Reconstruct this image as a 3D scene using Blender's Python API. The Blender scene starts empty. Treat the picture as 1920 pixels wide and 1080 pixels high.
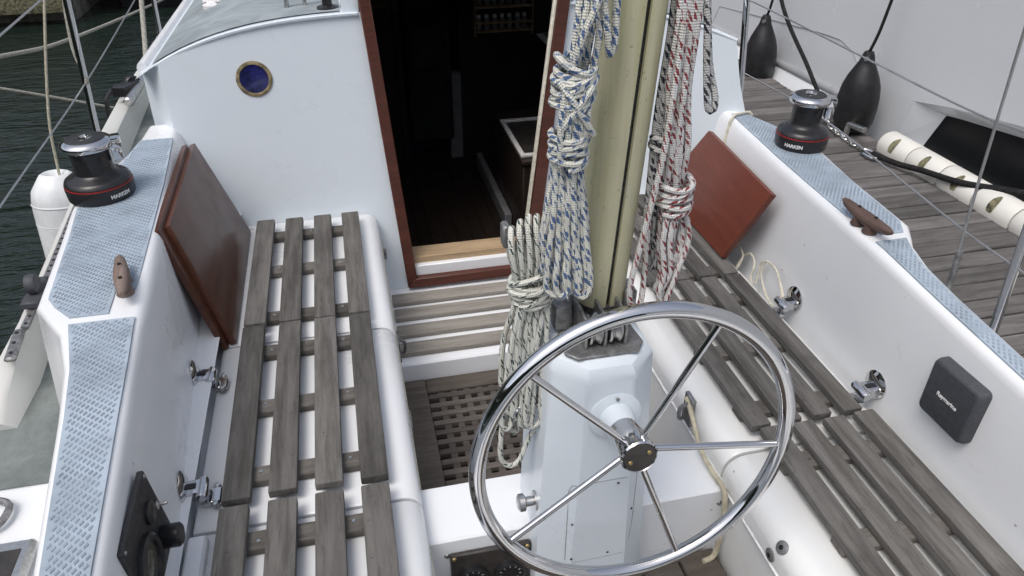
import bpy, bmesh, math, random
from mathutils import Vector, Matrix, noise
random.seed(11)
S = bpy.context.scene
COL = S.collection
R = math.radians

# ------------------------------------------------------------------ camera, sky, sun, exposure
PITCH, YAW = R(33.2), R(12.8)
fwd = Vector((math.sin(YAW) * math.cos(PITCH), math.cos(YAW) * math.cos(PITCH), -math.sin(PITCH)))
right = Vector((math.cos(YAW), -math.sin(YAW), 0))
up = right.cross(fwd)
cam_data = bpy.data.cameras.new('camera')
cam_data.sensor_width = 36.0
cam_data.lens = 1380 / 1920 * 36
cam_data.clip_start = 0.02
cam_data.clip_end = 2000
cam = bpy.data.objects.new('camera', cam_data)
m = Matrix((right, up, -fwd)).transposed().to_4x4()
m.translation = Vector((0, 0, 1.15))
cam.matrix_world = m
COL.objects.link(cam)
S.camera = cam

SUN_EL, SUN_AZ = R(62), R(230)      # azimuth clockwise from +y (bow); light comes over the port quarter
world = bpy.data.worlds.new('World')
S.world = world
world.use_nodes = True
wn, wl = world.node_tree.nodes, world.node_tree.links
wn.clear()
sky = wn.new('ShaderNodeTexSky')
sky.sky_type = 'NISHITA'
sky.sun_disc = False
sky.sun_elevation = SUN_EL
sky.sun_rotation = SUN_AZ
sky.air_density = 1.0
sky.dust_density = 4.0
hs = wn.new('ShaderNodeHueSaturation')
hs.inputs['Saturation'].default_value = 0.60
bg = wn.new('ShaderNodeBackground')
bg.inputs['Strength'].default_value = 0.15
wo = wn.new('ShaderNodeOutputWorld')
wl.new(sky.outputs[0], hs.inputs['Color'])
wl.new(hs.outputs[0], bg.inputs[0])
wl.new(bg.outputs[0], wo.inputs[0])
sl = bpy.data.lights.new('sun', 'SUN')
sl.energy = 0.9
sl.angle = R(25)
sl.color = (1.0, 0.965, 0.92)
sun = bpy.data.objects.new('sun', sl)
d = Vector((math.sin(SUN_AZ) * math.cos(SUN_EL), math.cos(SUN_AZ) * math.cos(SUN_EL), math.sin(SUN_EL)))
sun.rotation_euler = d.to_track_quat('Z', 'Y').to_euler()
sun.location = d * 20
COL.objects.link(sun)
S.view_settings.view_transform = 'Standard'
S.view_settings.look = 'None'
S.view_settings.exposure = 0.32
S.view_settings.gamma = 1.0
S.render.engine = 'CYCLES'

# ------------------------------------------------------------------ material helpers
class NT:
    def __init__(s, name):
        s.m = bpy.data.materials.new(name)
        s.m.use_nodes = True
        s.n, s.l = s.m.node_tree.nodes, s.m.node_tree.links
        s.b = s.n['Principled BSDF']
    def node(s, t, **kw):
        x = s.n.new(t)
        for k, v in kw.items():
            setattr(x, k, v)
        return x
    def put(s, sock, v):
        if hasattr(v, 'is_output') or isinstance(v, bpy.types.NodeSocket):
            s.l.new(v, sock)
        else:
            sock.default_value = v
    def math(s, op, a, b=0.0, c=None):
        x = s.node('ShaderNodeMath', operation=op)
        s.put(x.inputs[0], a); s.put(x.inputs[1], b)
        if c is not None: s.put(x.inputs[2], c)
        return x.outputs[0]
    def mix(s, f, a, b, mode='MIX'):
        x = s.node('ShaderNodeMix', data_type='RGBA', blend_type=mode)
        s.put(x.inputs[0], f)
        s.put(x.inputs[6], a if not isinstance(a, tuple) else (*a, 1)[:4])
        s.put(x.inputs[7], b if not isinstance(b, tuple) else (*b, 1)[:4])
        return x.outputs[2]
    def ramp(s, f, p0, p1, v0=0.0, v1=1.0):
        x = s.node('ShaderNodeMapRange', interpolation_type='SMOOTHSTEP')
        s.put(x.inputs[0], f)
        for i, v in enumerate((p0, p1, v0, v1)): x.inputs[i + 1].default_value = v
        return x.outputs[0]
    def coord(s, scale=(1, 1, 1), rand=0.0, kind='Object'):
        tc = s.node('ShaderNodeTexCoord')
        mp = s.node('ShaderNodeMapping')
        s.l.new(tc.outputs[kind], mp.inputs[0])
        mp.inputs['Scale'].default_value = scale
        if rand:
            oi = s.node('ShaderNodeObjectInfo')
            v = s.node('ShaderNodeCombineXYZ')
            r = s.math('MULTIPLY', oi.outputs['Random'], rand)
            for i in range(3): s.l.new(r, v.inputs[i])
            s.l.new(v.outputs[0], mp.inputs['Location'])
        return mp.outputs[0]
    def noise(s, co, scale, detail=4, rough=0.55, dist=0.0):
        x = s.node('ShaderNodeTexNoise')
        s.l.new(co, x.inputs['Vector'])
        x.inputs['Scale'].default_value = scale
        x.inputs['Detail'].default_value = detail
        x.inputs['Roughness'].default_value = rough
        x.inputs['Distortion'].default_value = dist
        return x.outputs[0]
    def bump(s, h, strength=0.3, dist=0.002):
        x = s.node('ShaderNodeBump')
        x.inputs['Strength'].default_value = strength
        x.inputs['Distance'].default_value = dist
        s.l.new(h, x.inputs['Height'])
        s.l.new(x.outputs[0], s.b.inputs['Normal'])
    def fin(s, col=None, rough=None, metal=None, coat=None, spec=None):
        if col is not None: s.put(s.b.inputs['Base Color'], (*col, 1) if isinstance(col, tuple) else col)
        if rough is not None: s.put(s.b.inputs['Roughness'], rough)
        if metal is not None: s.b.inputs['Metallic'].default_value = metal
        if coat is not None: s.b.inputs['Coat Weight'].default_value = coat
        if spec is not None: s.b.inputs['Specular IOR Level'].default_value = spec
        return s.m

def gelcoat(name, base=(0.76, 0.775, 0.79), dirt=(0.42, 0.38, 0.28), amount=0.30, rough=0.3, wear=0.35):
    t = NT(name)
    co = t.coord(kind='Object')
    a = t.noise(co, 3.2, 6, 0.62, 0.6)
    b = t.noise(co, 38, 5, 0.7)
    c = t.noise(co, 11, 5, 0.6, 1.2)
    sp = t.ramp(b, 0.70, 0.80)
    f = t.math('ADD', t.ramp(a, 0.52, 0.82, 0, amount), t.math('MULTIPLY', sp, 0.30))
    f = t.math('ADD', f, t.ramp(c, 0.60, 0.85, 0, amount * 0.4))
    col = t.mix(f, base, dirt)
    col = t.mix(t.ramp(c, 0.3, 0.7, 0, 0.08), col, (0.60, 0.66, 0.74))
    sc_ = t.noise(t.coord((9, 60, 34)), 2.2, 6, 0.75, 1.5)
    col = t.mix(t.ramp(sc_, 0.69, 0.76, 0, wear), col, (0.36, 0.36, 0.36))
    vo = t.node('ShaderNodeTexVoronoi'); t.l.new(co, vo.inputs['Vector']); vo.inputs['Scale'].default_value = 9.0
    col = t.mix(t.ramp(vo.outputs['Distance'], 0.020, 0.034, wear * 1.6, 0.0), col, (0.16, 0.10, 0.05))
    t.bump(t.noise(co, 5, 2), 0.10, 0.006)
    return t.fin(col, t.ramp(a, 0.3, 0.8, rough - 0.05, rough + 0.2), coat=0.15)

def weathered(name, c0, c1, axis, dark=(0.035, 0.03, 0.027), rough=0.85, fine=1.0):
    t = NT(name)
    sc = [46 * fine] * 3
    sc[axis] = 4.2 * fine
    co = t.coord(tuple(sc), 40)
    g = t.noise(co, 1.0, 8, 0.7, 0.25)
    sc2 = [150 * fine] * 3
    sc2[axis] = 11 * fine
    g2 = t.noise(t.coord(tuple(sc2), 17), 1.0, 4, 0.7)
    pl = t.noise(t.coord((1, 1, 1), 9), 5.5, 5, 0.6)
    oi = t.node('ShaderNodeObjectInfo')
    col = t.mix(t.ramp(g, 0.3, 0.72), c0, c1)
    col = t.mix(t.ramp(g2, 0.55, 0.78, 0, 0.75), col, dark)
    col = t.mix(t.ramp(pl, 0.50, 0.80, 0, 0.55), col, tuple(0.62 * v for v in c0))
    sv = t.noise(t.coord((1, 1, 1), 23), 75, 3, 0.6)
    col = t.mix(t.ramp(sv, 0.66, 0.74, 0, 0.6), col, dark)
    hsv = t.node('ShaderNodeHueSaturation')
    t.l.new(col, hsv.inputs['Color'])
    t.l.new(t.math('MULTIPLY_ADD', oi.outputs['Random'], 0.55, 0.80), hsv.inputs['Value'])
    h = t.math('ADD', g, t.math('MULTIPLY', g2, 0.8))
    t.bump(h, 0.8, 0.0018)
    return t.fin(hsv.outputs[0], rough, spec=0.3)

def plain(name, col, rough=0.5, metal=0.0, var=0.12, scale=30, bump=0.0, coat=None, spec=None):
    t = NT(name)
    co = t.coord(rand=5)
    n = t.noise(co, scale, 5, 0.65)
    c = t.mix(t.ramp(n, 0.3, 0.75), tuple(v * (1 + var) for v in col), tuple(v * (1 - var * 1.6) for v in col))
    if bump: t.bump(n, bump, 0.002)
    return t.fin(c, t.ramp(n, 0.3, 0.75, max(rough - 0.06, 0.02), min(rough + 0.1, 1)), metal, coat, spec)

def rope_mat(name, base, fleck, dirt=(0.42, 0.40, 0.33), pitch=0.075, dash=0.026, wide=0.30, second=None):
    t = NT(name)
    tc = t.node('ShaderNodeTexCoord')
    sp = t.node('ShaderNodeSeparateXYZ')
    t.l.new(tc.outputs['UV'], sp.inputs[0])
    u, v = sp.outputs[0], sp.outputs[1]
    a = t.math('ADD', t.math('MULTIPLY', u, 8), t.math('MULTIPLY', v, 260))
    b = t.math('SUBTRACT', t.math('MULTIPLY', u, 8), t.math('MULTIPLY', v, 260))
    sa, sb = t.math('SINE', t.math('MULTIPLY', a, math.pi)), t.math('SINE', t.math('MULTIPLY', b, math.pi))
    braid = t.math('MULTIPLY', sa, sb)
    # tracer yarns: a pair of neighbouring helical yarns, each surfacing for a short dash
    def tracer(off, w_, ph):
        hh = t.math('FRACT', t.math('ADD', t.math('ADD', u, off), t.math('DIVIDE', v, pitch)))
        bd = t.math('LESS_THAN', hh, w_)
        sg = t.math('LESS_THAN', t.math('FRACT', t.math('ADD', t.math('MULTIPLY', u, 0.9), t.math('ADD', t.math('DIVIDE', v, dash), ph))), 0.45)
        return t.math('MULTIPLY', bd, sg)
    f1 = t.math('MAXIMUM', tracer(0.0, wide * 0.5, 0.0), tracer(-wide * 0.55, wide * 0.45, 0.35))
    f2 = t.math('MAXIMUM', tracer(0.5, wide * 0.5, 0.2), tracer(0.5 - wide * 0.55, wide * 0.45, 0.6))
    co = t.coord()
    n = t.noise(co, 24, 4)
    col = t.mix(t.ramp(n, 0.45, 0.78, 0, 0.5), base, dirt)
    col = t.mix(t.ramp(braid, -1.0, 0.1, 0.38, 0.0), col, tuple(0.45 * x for x in base))
    brk = t.ramp(t.noise(co, 90, 2), 0.36, 0.48, 0.35, 0.95)
    col = t.mix(t.math('MULTIPLY', f1, brk), col, fleck)
    col = t.mix(t.math('MULTIPLY', f2, brk), col, second or fleck)
    t.bump(braid, 0.6, 0.0014)
    return t.fin(col, 0.85, spec=0.2)

M = {}
M['gel'] = gelcoat('white_gelcoat', amount=0.09)
M['gel_dirty'] = gelcoat('stained_gelcoat', base=(0.74, 0.745, 0.73), dirt=(0.40, 0.34, 0.22), amount=0.26, rough=0.35)
M['gel_worn'] = gelcoat('worn_bulwark_paint', base=(0.60, 0.60, 0.57), dirt=(0.30, 0.27, 0.20), amount=0.4, rough=0.5, wear=0.5)
M['gel_blue'] = gelcoat('cool_white_paint', base=(0.69, 0.75, 0.80), amount=0.05)
M['teak'] = weathered('weathered_teak', (0.064, 0.060, 0.055), (0.140, 0.134, 0.126), 1)
M['teak_x'] = weathered('weathered_teak_across', (0.090, 0.083, 0.075), (0.155, 0.146, 0.133), 0)
M['teak_step'] = weathered('pale_teak', (0.20, 0.183, 0.16), (0.30, 0.28, 0.25), 0, dark=(0.09, 0.08, 0.07))
M['teak_wet'] = weathered('brown_teak', (0.062, 0.052, 0.044), (0.11, 0.094, 0.08), 0)
M['teak_grate'] = weathered('grey_grating_teak', (0.070, 0.060, 0.053), (0.120, 0.105, 0.093), 0)
M['dock'] = weathered('pontoon_board', (0.082, 0.077, 0.076), (0.165, 0.156, 0.153), 0, rough=0.8, fine=0.6)

def varnish(name, c0, c1, rough=0.16, coat=0.12, spec=0.35):
    t = NT(name)
    co = t.coord((3, 3, 34), 13)
    g = t.noise(co, 1.2, 8, 0.65, 0.8)
    w = t.noise(t.coord(), 5, 5, 0.6)
    col = t.mix(t.ramp(g, 0.3, 0.75), c0, c1)
    col = t.mix(t.ramp(w, 0.55, 0.8, 0, 0.35), col, tuple(v * 0.6 for v in c0))
    t.bump(w, 0.06, 0.004)
    fg_ = t.noise(t.coord((8, 8, 120), 7), 1.5, 5, 0.7)
    col = t.mix(t.ramp(fg_, 0.5, 0.75, 0, 0.35), col, tuple(v * 0.5 for v in c0))
    return t.fin(col, t.ramp(w, 0.3, 0.8, rough, rough + 0.22), coat=coat, spec=spec)
M['mahog'] = varnish('varnished_mahogany', (0.062, 0.024, 0.015), (0.098, 0.037, 0.022), 0.28)
M['mahog_red'] = varnish('red_mahogany', (0.125, 0.032, 0.018), (0.165, 0.043, 0.024), 0.42)
M['mahog_frame'] = varnish('mahogany_frame', (0.062, 0.020, 0.013), (0.10, 0.031, 0.02), 0.42)
M['sillwood'] = weathered('bare_sill_wood', (0.28, 0.20, 0.12), (0.40, 0.29, 0.18), 0, dark=(0.14, 0.09, 0.05))

t = NT('polished_steel')
n_ = t.noise(t.coord(), 60, 3)
M['chrome'] = t.fin((0.60, 0.60, 0.61), t.ramp(n_, 0.3, 0.8, 0.03, 0.09), 1.0)
M['steel'] = plain('satin_steel', (0.55, 0.55, 0.54), 0.32, 1.0, 0.15, 60)
M['grey_metal'] = plain('dull_grey_metal', (0.30, 0.30, 0.30), 0.5, 0.8, 0.3, 50, 0.1)
M['wire'] = plain('stainless_wire', (0.46, 0.46, 0.46), 0.4, 0.9)
M['black'] = plain('black_anodised', (0.016, 0.016, 0.018), 0.30, 0.0, 0.2, 25)
M['rubber'] = plain('black_rubber', (0.014, 0.014, 0.016), 0.42, 0, 0.35, 18, 0.12)
M['charcoal'] = plain('charcoal_plastic', (0.055, 0.058, 0.068), 0.6, 0, 0.1, 90, 0.05)
M['panel'] = plain('black_panel', (0.020, 0.020, 0.022), 0.5, 0, 0.2, 60)
M['panel_brown'] = plain('dark_panel', (0.040, 0.036, 0.033), 0.4, 0, 0.3, 25)
M['red'] = plain('red_band', (0.30, 0.015, 0.015), 0.4)
M['white'] = plain('white_print', (0.75, 0.75, 0.75), 0.5)
M['void'] = plain('dark_hole', (0.008, 0.008, 0.008), 0.9)
M['cleat'] = varnish('brown_cleat', (0.075, 0.045, 0.036), (0.15, 0.10, 0.085), 0.55)
M['cleat_worn'] = weathered('worn_wood_cleat', (0.14, 0.10, 0.085), (0.26, 0.20, 0.175), 1)
M['pad'] = plain('blue_grey_tread', (0.33, 0.39, 0.455), 0.75, 0, 0.16, 9, 0.1)
M['stud'] = plain('tread_stud', (0.255, 0.31, 0.37), 0.7, 0, 0.2, 16)
M['blue_glass'] = plain('blue_porthole_glass', (0.012, 0.014, 0.085), 0.12, 0, 0.6, 35, 0.3, coat=0.6)
M['porthole_ring'] = plain('stained_ring', (0.23, 0.185, 0.10), 0.65, 0, 0.45, 45, 0.2)
M['brass'] = plain('tarnished_brass', (0.36, 0.27, 0.12), 0.45, 0.7, 0.35, 40, 0.1)
M['gauge'] = plain('gauge_face', (0.10, 0.095, 0.07), 0.25, 0, 0.3, 8, coat=0.8)
M['fender_white'] = plain('white_vinyl', (0.66, 0.68, 0.69), 0.45, 0, 0.12, 7, 0.05)
M['hull'] = gelcoat('neighbour_hull', base=(0.70, 0.725, 0.75), amount=0.05, rough=0.14, wear=0.12)
M['hull_grey'] = plain('hull_grey', (0.30, 0.31, 0.32), 0.4, 0, 0.08, 4)
M['glass_dark'] = plain('dark_window', (0.008, 0.009, 0.011), 0.35, 0, 0.1, 4, spec=0.2)
M['moss'] = plain('moss', (0.17, 0.16, 0.095), 0.95, 0, 0.6, 40, 0.3)
M['bumper'] = gelcoat('white_bumper_vinyl', base=(0.72, 0.71, 0.66), dirt=(0.30, 0.29, 0.18), amount=0.5, rough=0.6)
M['line_grey'] = rope_mat('grey_line', (0.42, 0.41, 0.36), (0.28, 0.27, 0.24))
M['line_tan'] = rope_mat('tan_line', (0.46, 0.43, 0.34), (0.30, 0.28, 0.22))
M['line_black'] = rope_mat('black_line', (0.016, 0.016, 0.018), (0.03, 0.03, 0.03), dirt=(0.03, 0.03, 0.03))
M['cord'] = plain('cream_cord', (0.60, 0.57, 0.47), 0.8, 0, 0.15, 60)
M['hose'] = plain('aged_hose', (0.46, 0.42, 0.31), 0.5, 0, 0.2, 40)
M['rope_blue'] = rope_mat('blue_fleck_rope', (0.66, 0.665, 0.60), (0.06, 0.115, 0.25), wide=0.36, pitch=0.10, dash=0.021)
M['rope_green'] = rope_mat('green_fleck_rope', (0.67, 0.675, 0.62), (0.02, 0.055, 0.045), wide=0.20, pitch=0.085, dash=0.019)
M['rope_red'] = rope_mat('red_fleck_rope', (0.66, 0.655, 0.64), (0.21, 0.022, 0.03), wide=0.30, pitch=0.075, dash=0.020)
M['rope_black'] = rope_mat('black_fleck_rope', (0.54, 0.54, 0.53), (0.014, 0.016, 0.03), wide=0.36, pitch=0.07, dash=0.020)
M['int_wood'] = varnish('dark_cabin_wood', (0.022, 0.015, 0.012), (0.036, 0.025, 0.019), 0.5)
M['int_dark'] = plain('dark_cabin_cloth', (0.02, 0.021, 0.026), 0.9)  # even near-black cloth for the coat and bag
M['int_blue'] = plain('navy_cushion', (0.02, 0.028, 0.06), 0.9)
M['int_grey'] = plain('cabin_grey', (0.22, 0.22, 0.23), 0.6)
M['red_hull'] = plain('red_hull_paint', (0.16, 0.03, 0.025), 0.4, 0, 0.2, 6)
M['concrete'] = plain('quay_concrete', (0.20, 0.19, 0.16), 0.95, 0, 0.4, 6, 0.4)

# grey deck paint with worn patches
t = NT('grey_deck_paint')
co = t.coord()
a = t.noise(co, 4.5, 6, 0.65, 1.0); b = t.noise(co, 17, 5, 0.7, 0.4)
col = t.mix(t.ramp(a, 0.35, 0.68), (0.20, 0.235, 0.25), (0.31, 0.35, 0.37))
col = t.mix(t.ramp(b, 0.52, 0.78, 0, 0.55), col, (0.15, 0.165, 0.15))
t.bump(t.noise(co, 260, 3), 0.25, 0.001)
M['deck'] = t.fin(col, 0.8)
t = NT('worn_side_deck_paint')
co = t.coord()
a = t.noise(co, 7, 7, 0.7, 0.3); b = t.noise(co, 45, 5, 0.7)
col = t.mix(t.ramp(a, 0.35, 0.68), (0.135, 0.155, 0.148), (0.21, 0.235, 0.228))
col = t.mix(t.ramp(b, 0.55, 0.75, 0, 0.5), col, (0.10, 0.105, 0.09))
t.bump(t.noise(co, 260, 3), 0.3, 0.001)
M['deck_side'] = t.fin(col, 0.9, spec=0.2)
# mast: yellowed paint with vertical grime
t = NT('yellowed_mast_paint')
co = t.coord((26, 26, 1.6)); a = t.noise(co, 1.5, 7, 0.65, 0.3)
b = t.noise(t.coord(), 85, 4, 0.7); c = t.noise(t.coord(), 9, 5, 0.6, 0.5)
col = t.mix(t.ramp(a, 0.3, 0.72), (0.53, 0.51, 0.35), (0.42, 0.40, 0.235))
col = t.mix(t.ramp(c, 0.5, 0.78, 0, 0.6), col, (0.42, 0.43, 0.36))
col = t.mix(t.ramp(b, 0.60, 0.74, 0, 0.65), col, (0.15, 0.14, 0.07))
t.bump(a, 0.12, 0.002)
M['mast'] = t.fin(col, 0.5)
M['sole_shade'] = plain('footwell_shade_colour', (0.022, 0.020, 0.018), 0.8)  # near-black sole colour stands in for the shade under the grating
M['sailcloth'] = plain('navy_sail_cover', (0.012, 0.016, 0.035), 0.9, 0, 0.3, 14, 0.3)
M['added_hillside'] = plain('added_hills_green', (0.035, 0.045, 0.025), 0.95, 0, 0.5, 0.2)
# water
t = NT('harbour_water')
co = t.coord((1.0, 2.6, 1))
a = t.noise(co, 2.1, 3, 0.6, 0.5); b = t.noise(co, 7.5, 3, 0.6, 0.3)
t.bump(t.math('ADD', a, t.math('MULTIPLY', b, 0.35)), 0.55, 0.10)
M['water'] = t.fin((0.010, 0.018, 0.014), 0.06, spec=0.35)

# ------------------------------------------------------------------ object helpers
def link(o, parent=None):
    COL.objects.link(o)
    if parent: o.parent = parent
    return o
def tag(o, label=None, cat=None, group=None, kind=None):
    if label: o['label'] = label
    if cat: o['category'] = cat
    if group: o['group'] = group
    if kind: o['kind'] = kind
    return o
def empty(name, label, cat, loc=(0, 0, 0), group=None):
    o = bpy.data.objects.new(name, None)
    o.location = loc
    o.empty_display_size = 0.05
    link(o)
    return tag(o, label, cat, group)
def obj(name, bm, mat, parent=None, smooth=True, angle=40):
    bm.normal_update()
    me = bpy.data.meshes.new(name)
    if smooth:
        for f in bm.faces: f.smooth = True
        for e in bm.edges:
            if len(e.link_faces) == 2 and e.calc_face_angle(0) > R(angle): e.smooth = False
    bm.to_mesh(me)
    bm.free()
    me.materials.append(M[mat] if isinstance(mat, str) else mat)
    o = bpy.data.objects.new(name, me)
    link(o, parent)
    if parent and parent.type == 'EMPTY':
        o.matrix_parent_inverse = Matrix.Translation(-parent.location)
    return o
def B(): return bmesh.new()
def a_box(bm, lo, hi, bev=0.0, seg=1, mat=None):
    r = bmesh.ops.create_cube(bm, size=1)
    vs = r['verts']
    for v in vs:
        v.co = Vector([lo[i] + (v.co[i] + 0.5) * (hi[i] - lo[i]) for i in range(3)])
    if bev:
        es = list({e for v in vs for e in v.link_edges})
        g = bmesh.ops.bevel(bm, geom=es, offset=bev, segments=seg, profile=0.7, affect='EDGES')
        vs = list({v for f in g['faces'] for v in f.verts} | {v for v in vs if v.is_valid})
    if mat:
        bmesh.ops.transform(bm, matrix=mat, verts=vs)
    return vs
def box(name, lo, hi, mat, parent=None, bev=0.0, seg=1, xf=None):
    bm = B(); a_box(bm, lo, hi, bev, seg, xf)
    return obj(name, bm, mat, parent)
def a_prism(bm, pts, n, bev=0.0, seg=1):
    """polygon (3-D points) pushed along vector n"""
    n = Vector(n)
    a = [bm.verts.new(p) for p in pts]
    b = [bm.verts.new(Vector(p) + n) for p in pts]
    k = len(pts)
    fs = [bm.faces.new(a[::-1]), bm.faces.new(b)]
    for i in range(k): fs.append(bm.faces.new((a[i], a[(i + 1) % k], b[(i + 1) % k], b[i])))
    bmesh.ops.recalc_face_normals(bm, faces=fs)
    if bev:
        bmesh.ops.bevel(bm, geom=list({e for f in fs for e in f.edges}), offset=bev, segments=seg, profile=0.7, affect='EDGES')
def prism(name, pts, n, mat, parent=None, bev=0.0, seg=1):
    bm = B(); a_prism(bm, pts, n, bev, seg)
    return obj(name, bm, mat, parent)
def frame_of(axis):
    z = Vector(axis).normalized()
    x = z.orthogonal().normalized()
    return Matrix((x, z.cross(x), z)).transposed().to_4x4()
def a_lathe(bm, prof, loc=(0, 0, 0), axis=(0, 0, 1), seg=32, sx=1, sy=1):
    mt = Matrix.Translation(loc) @ frame_of(axis)
    rings = []
    for r, z in prof:
        if r < 1e-5: rings.append([bm.verts.new(mt @ Vector((0, 0, z)))])
        else: rings.append([bm.verts.new(mt @ Vector((r * sx * math.cos(2 * math.pi * i / seg), r * sy * math.sin(2 * math.pi * i / seg), z))) for i in range(seg)])
    for a, b in zip(rings, rings[1:]):
        for i in range(seg):
            j = (i + 1) % seg
            if len(a) == 1 and len(b) == 1: continue
            if len(a) == 1: bm.faces.new((a[0], b[j], b[i]))
            elif len(b) == 1: bm.faces.new((a[i], a[j], b[0]))
            else: bm.faces.new((a[i], a[j], b[j], b[i]))
    bmesh.ops.recalc_face_normals(bm, faces=bm.faces[:])
def lathe(name, prof, mat, parent=None, loc=(0, 0, 0), axis=(0, 0, 1), seg=32, sx=1, sy=1):
    bm = B(); a_lathe(bm, prof, loc, axis, seg, sx, sy)
    return obj(name, bm, mat, parent, angle=35)
def cyl(name, p0, p1, r, mat, parent=None, seg=20, bev=0.0):
    p0, p1 = Vector(p0), Vector(p1)
    L = (p1 - p0).length
    pr = [(0, 0), (r - bev, 0), (r, bev), (r, L - bev), (r - bev, L), (0, L)] if bev else [(0, 0), (r, 0), (r, L), (0, L)]
    return lathe(name, pr, mat, parent, p0, p1 - p0, seg)
def crom(pts, step=0.012, closed=False):
    P = [Vector(p) for p in pts]
    n = len(P)
    out = []
    for i in range(n if closed else n - 1):
        if closed: p0, p1, p2, p3 = P[i - 1], P[i], P[(i + 1) % n], P[(i + 2) % n]
        else:
            p1, p2 = P[i], P[i + 1]
            p0 = P[i - 1] if i else p1 * 2 - p2
            p3 = P[i + 2] if i + 2 < n else p2 * 2 - p1
        k = max(2, int((p2 - p1).length / step))
        for j in range(k):
            s = j / k
            out.append(0.5 * ((2 * p1) + (p2 - p0) * s + (2 * p0 - 5 * p1 + 4 * p2 - p3) * s * s + (3 * p1 - p0 - 3 * p2 + p3) * s ** 3))
    if not closed: out.append(P[-1].copy())
    return out
def a_tube(bm, path, r, seg=8, closed=False, v0=0.0, caps=True):
    uvl = bm.loops.layers.uv.verify()
    n = len(path)
    T = []
    for i in range(n):
        if closed: tv = path[(i + 1) % n] - path[i - 1]
        else: tv = path[min(i + 1, n - 1)] - path[max(i - 1, 0)]
        T.append(tv.normalized() if tv.length > 1e-9 else Vector((0, 0, 1)))
    nrm = T[0].orthogonal().normalized()
    rings, L = [], [v0]
    for i in range(n):
        if i:
            nrm = nrm - T[i] * nrm.dot(T[i])
            nrm = nrm.normalized() if nrm.length > 1e-6 else T[i].orthogonal().normalized()
            L.append(L[-1] + (path[i] - path[i - 1]).length)
        bn = T[i].cross(nrm)
        rr = r[i] if isinstance(r, (list, tuple)) else r
        rings.append([bm.verts.new(path[i] + (nrm * math.cos(2 * math.pi * k / seg) + bn * math.sin(2 * math.pi * k / seg)) * rr) for k in range(seg)])
    for i in range(n if closed else n - 1):
        a, b = rings[i], rings[(i + 1) % n]
        la, lb = L[i], (L[i + 1] if i + 1 < n else L[i] + (path[0] - path[i]).length)
        off = 0
        if closed and i == n - 1:
            off = min(range(seg), key=lambda o: (a[0].co - b[o].co).length)
        for k in range(seg):
            k2 = (k + 1) % seg
            f = bm.faces.new((a[k], a[k2], b[(k2 + off) % seg], b[(k + off) % seg]))
            for lp, uv in zip(f.loops, ((k / seg, la), ((k + 1) / seg, la), ((k + 1) / seg, lb), (k / seg, lb))): lp[uvl].uv = uv
    if caps and not closed:
        bm.faces.new(rings[0][::-1]); bm.faces.new(rings[-1])
def tube(name, pts, r, mat, parent=None, seg=8, step=0.02, closed=False, smoothpath=True):
    bm = B()
    path = crom(pts, step, closed) if smoothpath else [Vector(p) for p in pts]
    a_tube(bm, path, r, seg, closed)
    return obj(name, bm, mat, parent, angle=60)
def interp(tab, y, i):
    tab = sorted(tab)
    if y <= tab[0][0]: return tab[0][i]
    for p, q in zip(tab, tab[1:]):
        if y <= q[0]:
            s = (y - p[0]) / (q[0] - p[0])
            return p[i] + (q[i] - p[i]) * s
    return tab[-1][i]
def inside(p, poly):
    c = False
    for i in range(len(poly)):
        a, b = poly[i], poly[i - 1]
        if (a[1] > p[1]) != (b[1] > p[1]) and p[0] < (b[0] - a[0]) * (p[1] - a[1]) / (b[1] - a[1]) + a[0]: c = not c
    return c
def text_mesh(s, size, bold=0.0):
    cu = bpy.data.curves.new('txt', 'FONT')
    cu.body = s
    cu.size = size
    cu.offset = bold
    cu.align_x = 'CENTER'; cu.align_y = 'CENTER'
    cu.extrude = 0.0006
    o = bpy.data.objects.new('txt', cu)
    COL.objects.link(o)
    bpy.context.view_layer.update()
    me = bpy.data.meshes.new_from_object(o.evaluated_get(bpy.context.evaluated_depsgraph_get()))
    bpy.data.objects.remove(o)
    return me

# ================================================================== SETTING: water, pontoon, quay
bm = B()
for v in ((-300, -300), (300, -300), (300, 600), (-300, 600)): bm.verts.new((v[0], v[1], -0.78))
bm.faces.new(bm.verts[:])
tag(obj('water', bm, 'water'), kind='structure')

ZP = -0.36
pont = tag(box('pontoon', (1.62, -6, ZP - 0.34), (2.74, 14, ZP - 0.03), 'hull_grey'), kind='structure')
bm = B(); a_box(bm, (-0.57, -0.0475, -0.028), (0.57, 0.0475, 0.0), 0.004)
pm = obj('plank', bm, 'dock', pont)
pm_mesh = pm.data
bpy.data.objects.remove(pm)
for i in range(115):
    o = bpy.data.objects.new('plank', pm_mesh)
    link(o, pont)
    o.location = (2.185 + random.uniform(-.006, .006), -0.6 + i * 0.102, ZP + random.uniform(-.0015, .002))
    o.rotation_euler = (random.uniform(-.004, .004), random.uniform(-.002, .002), random.uniform(-.003, .003))

# ================================================================== OUR YACHT
Y = empty('sailing_yacht', 'white sailing yacht cockpit with benches, coamings, steering pedestal and open companionway', 'sailboat', (0.375, 0, -0.78))

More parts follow.
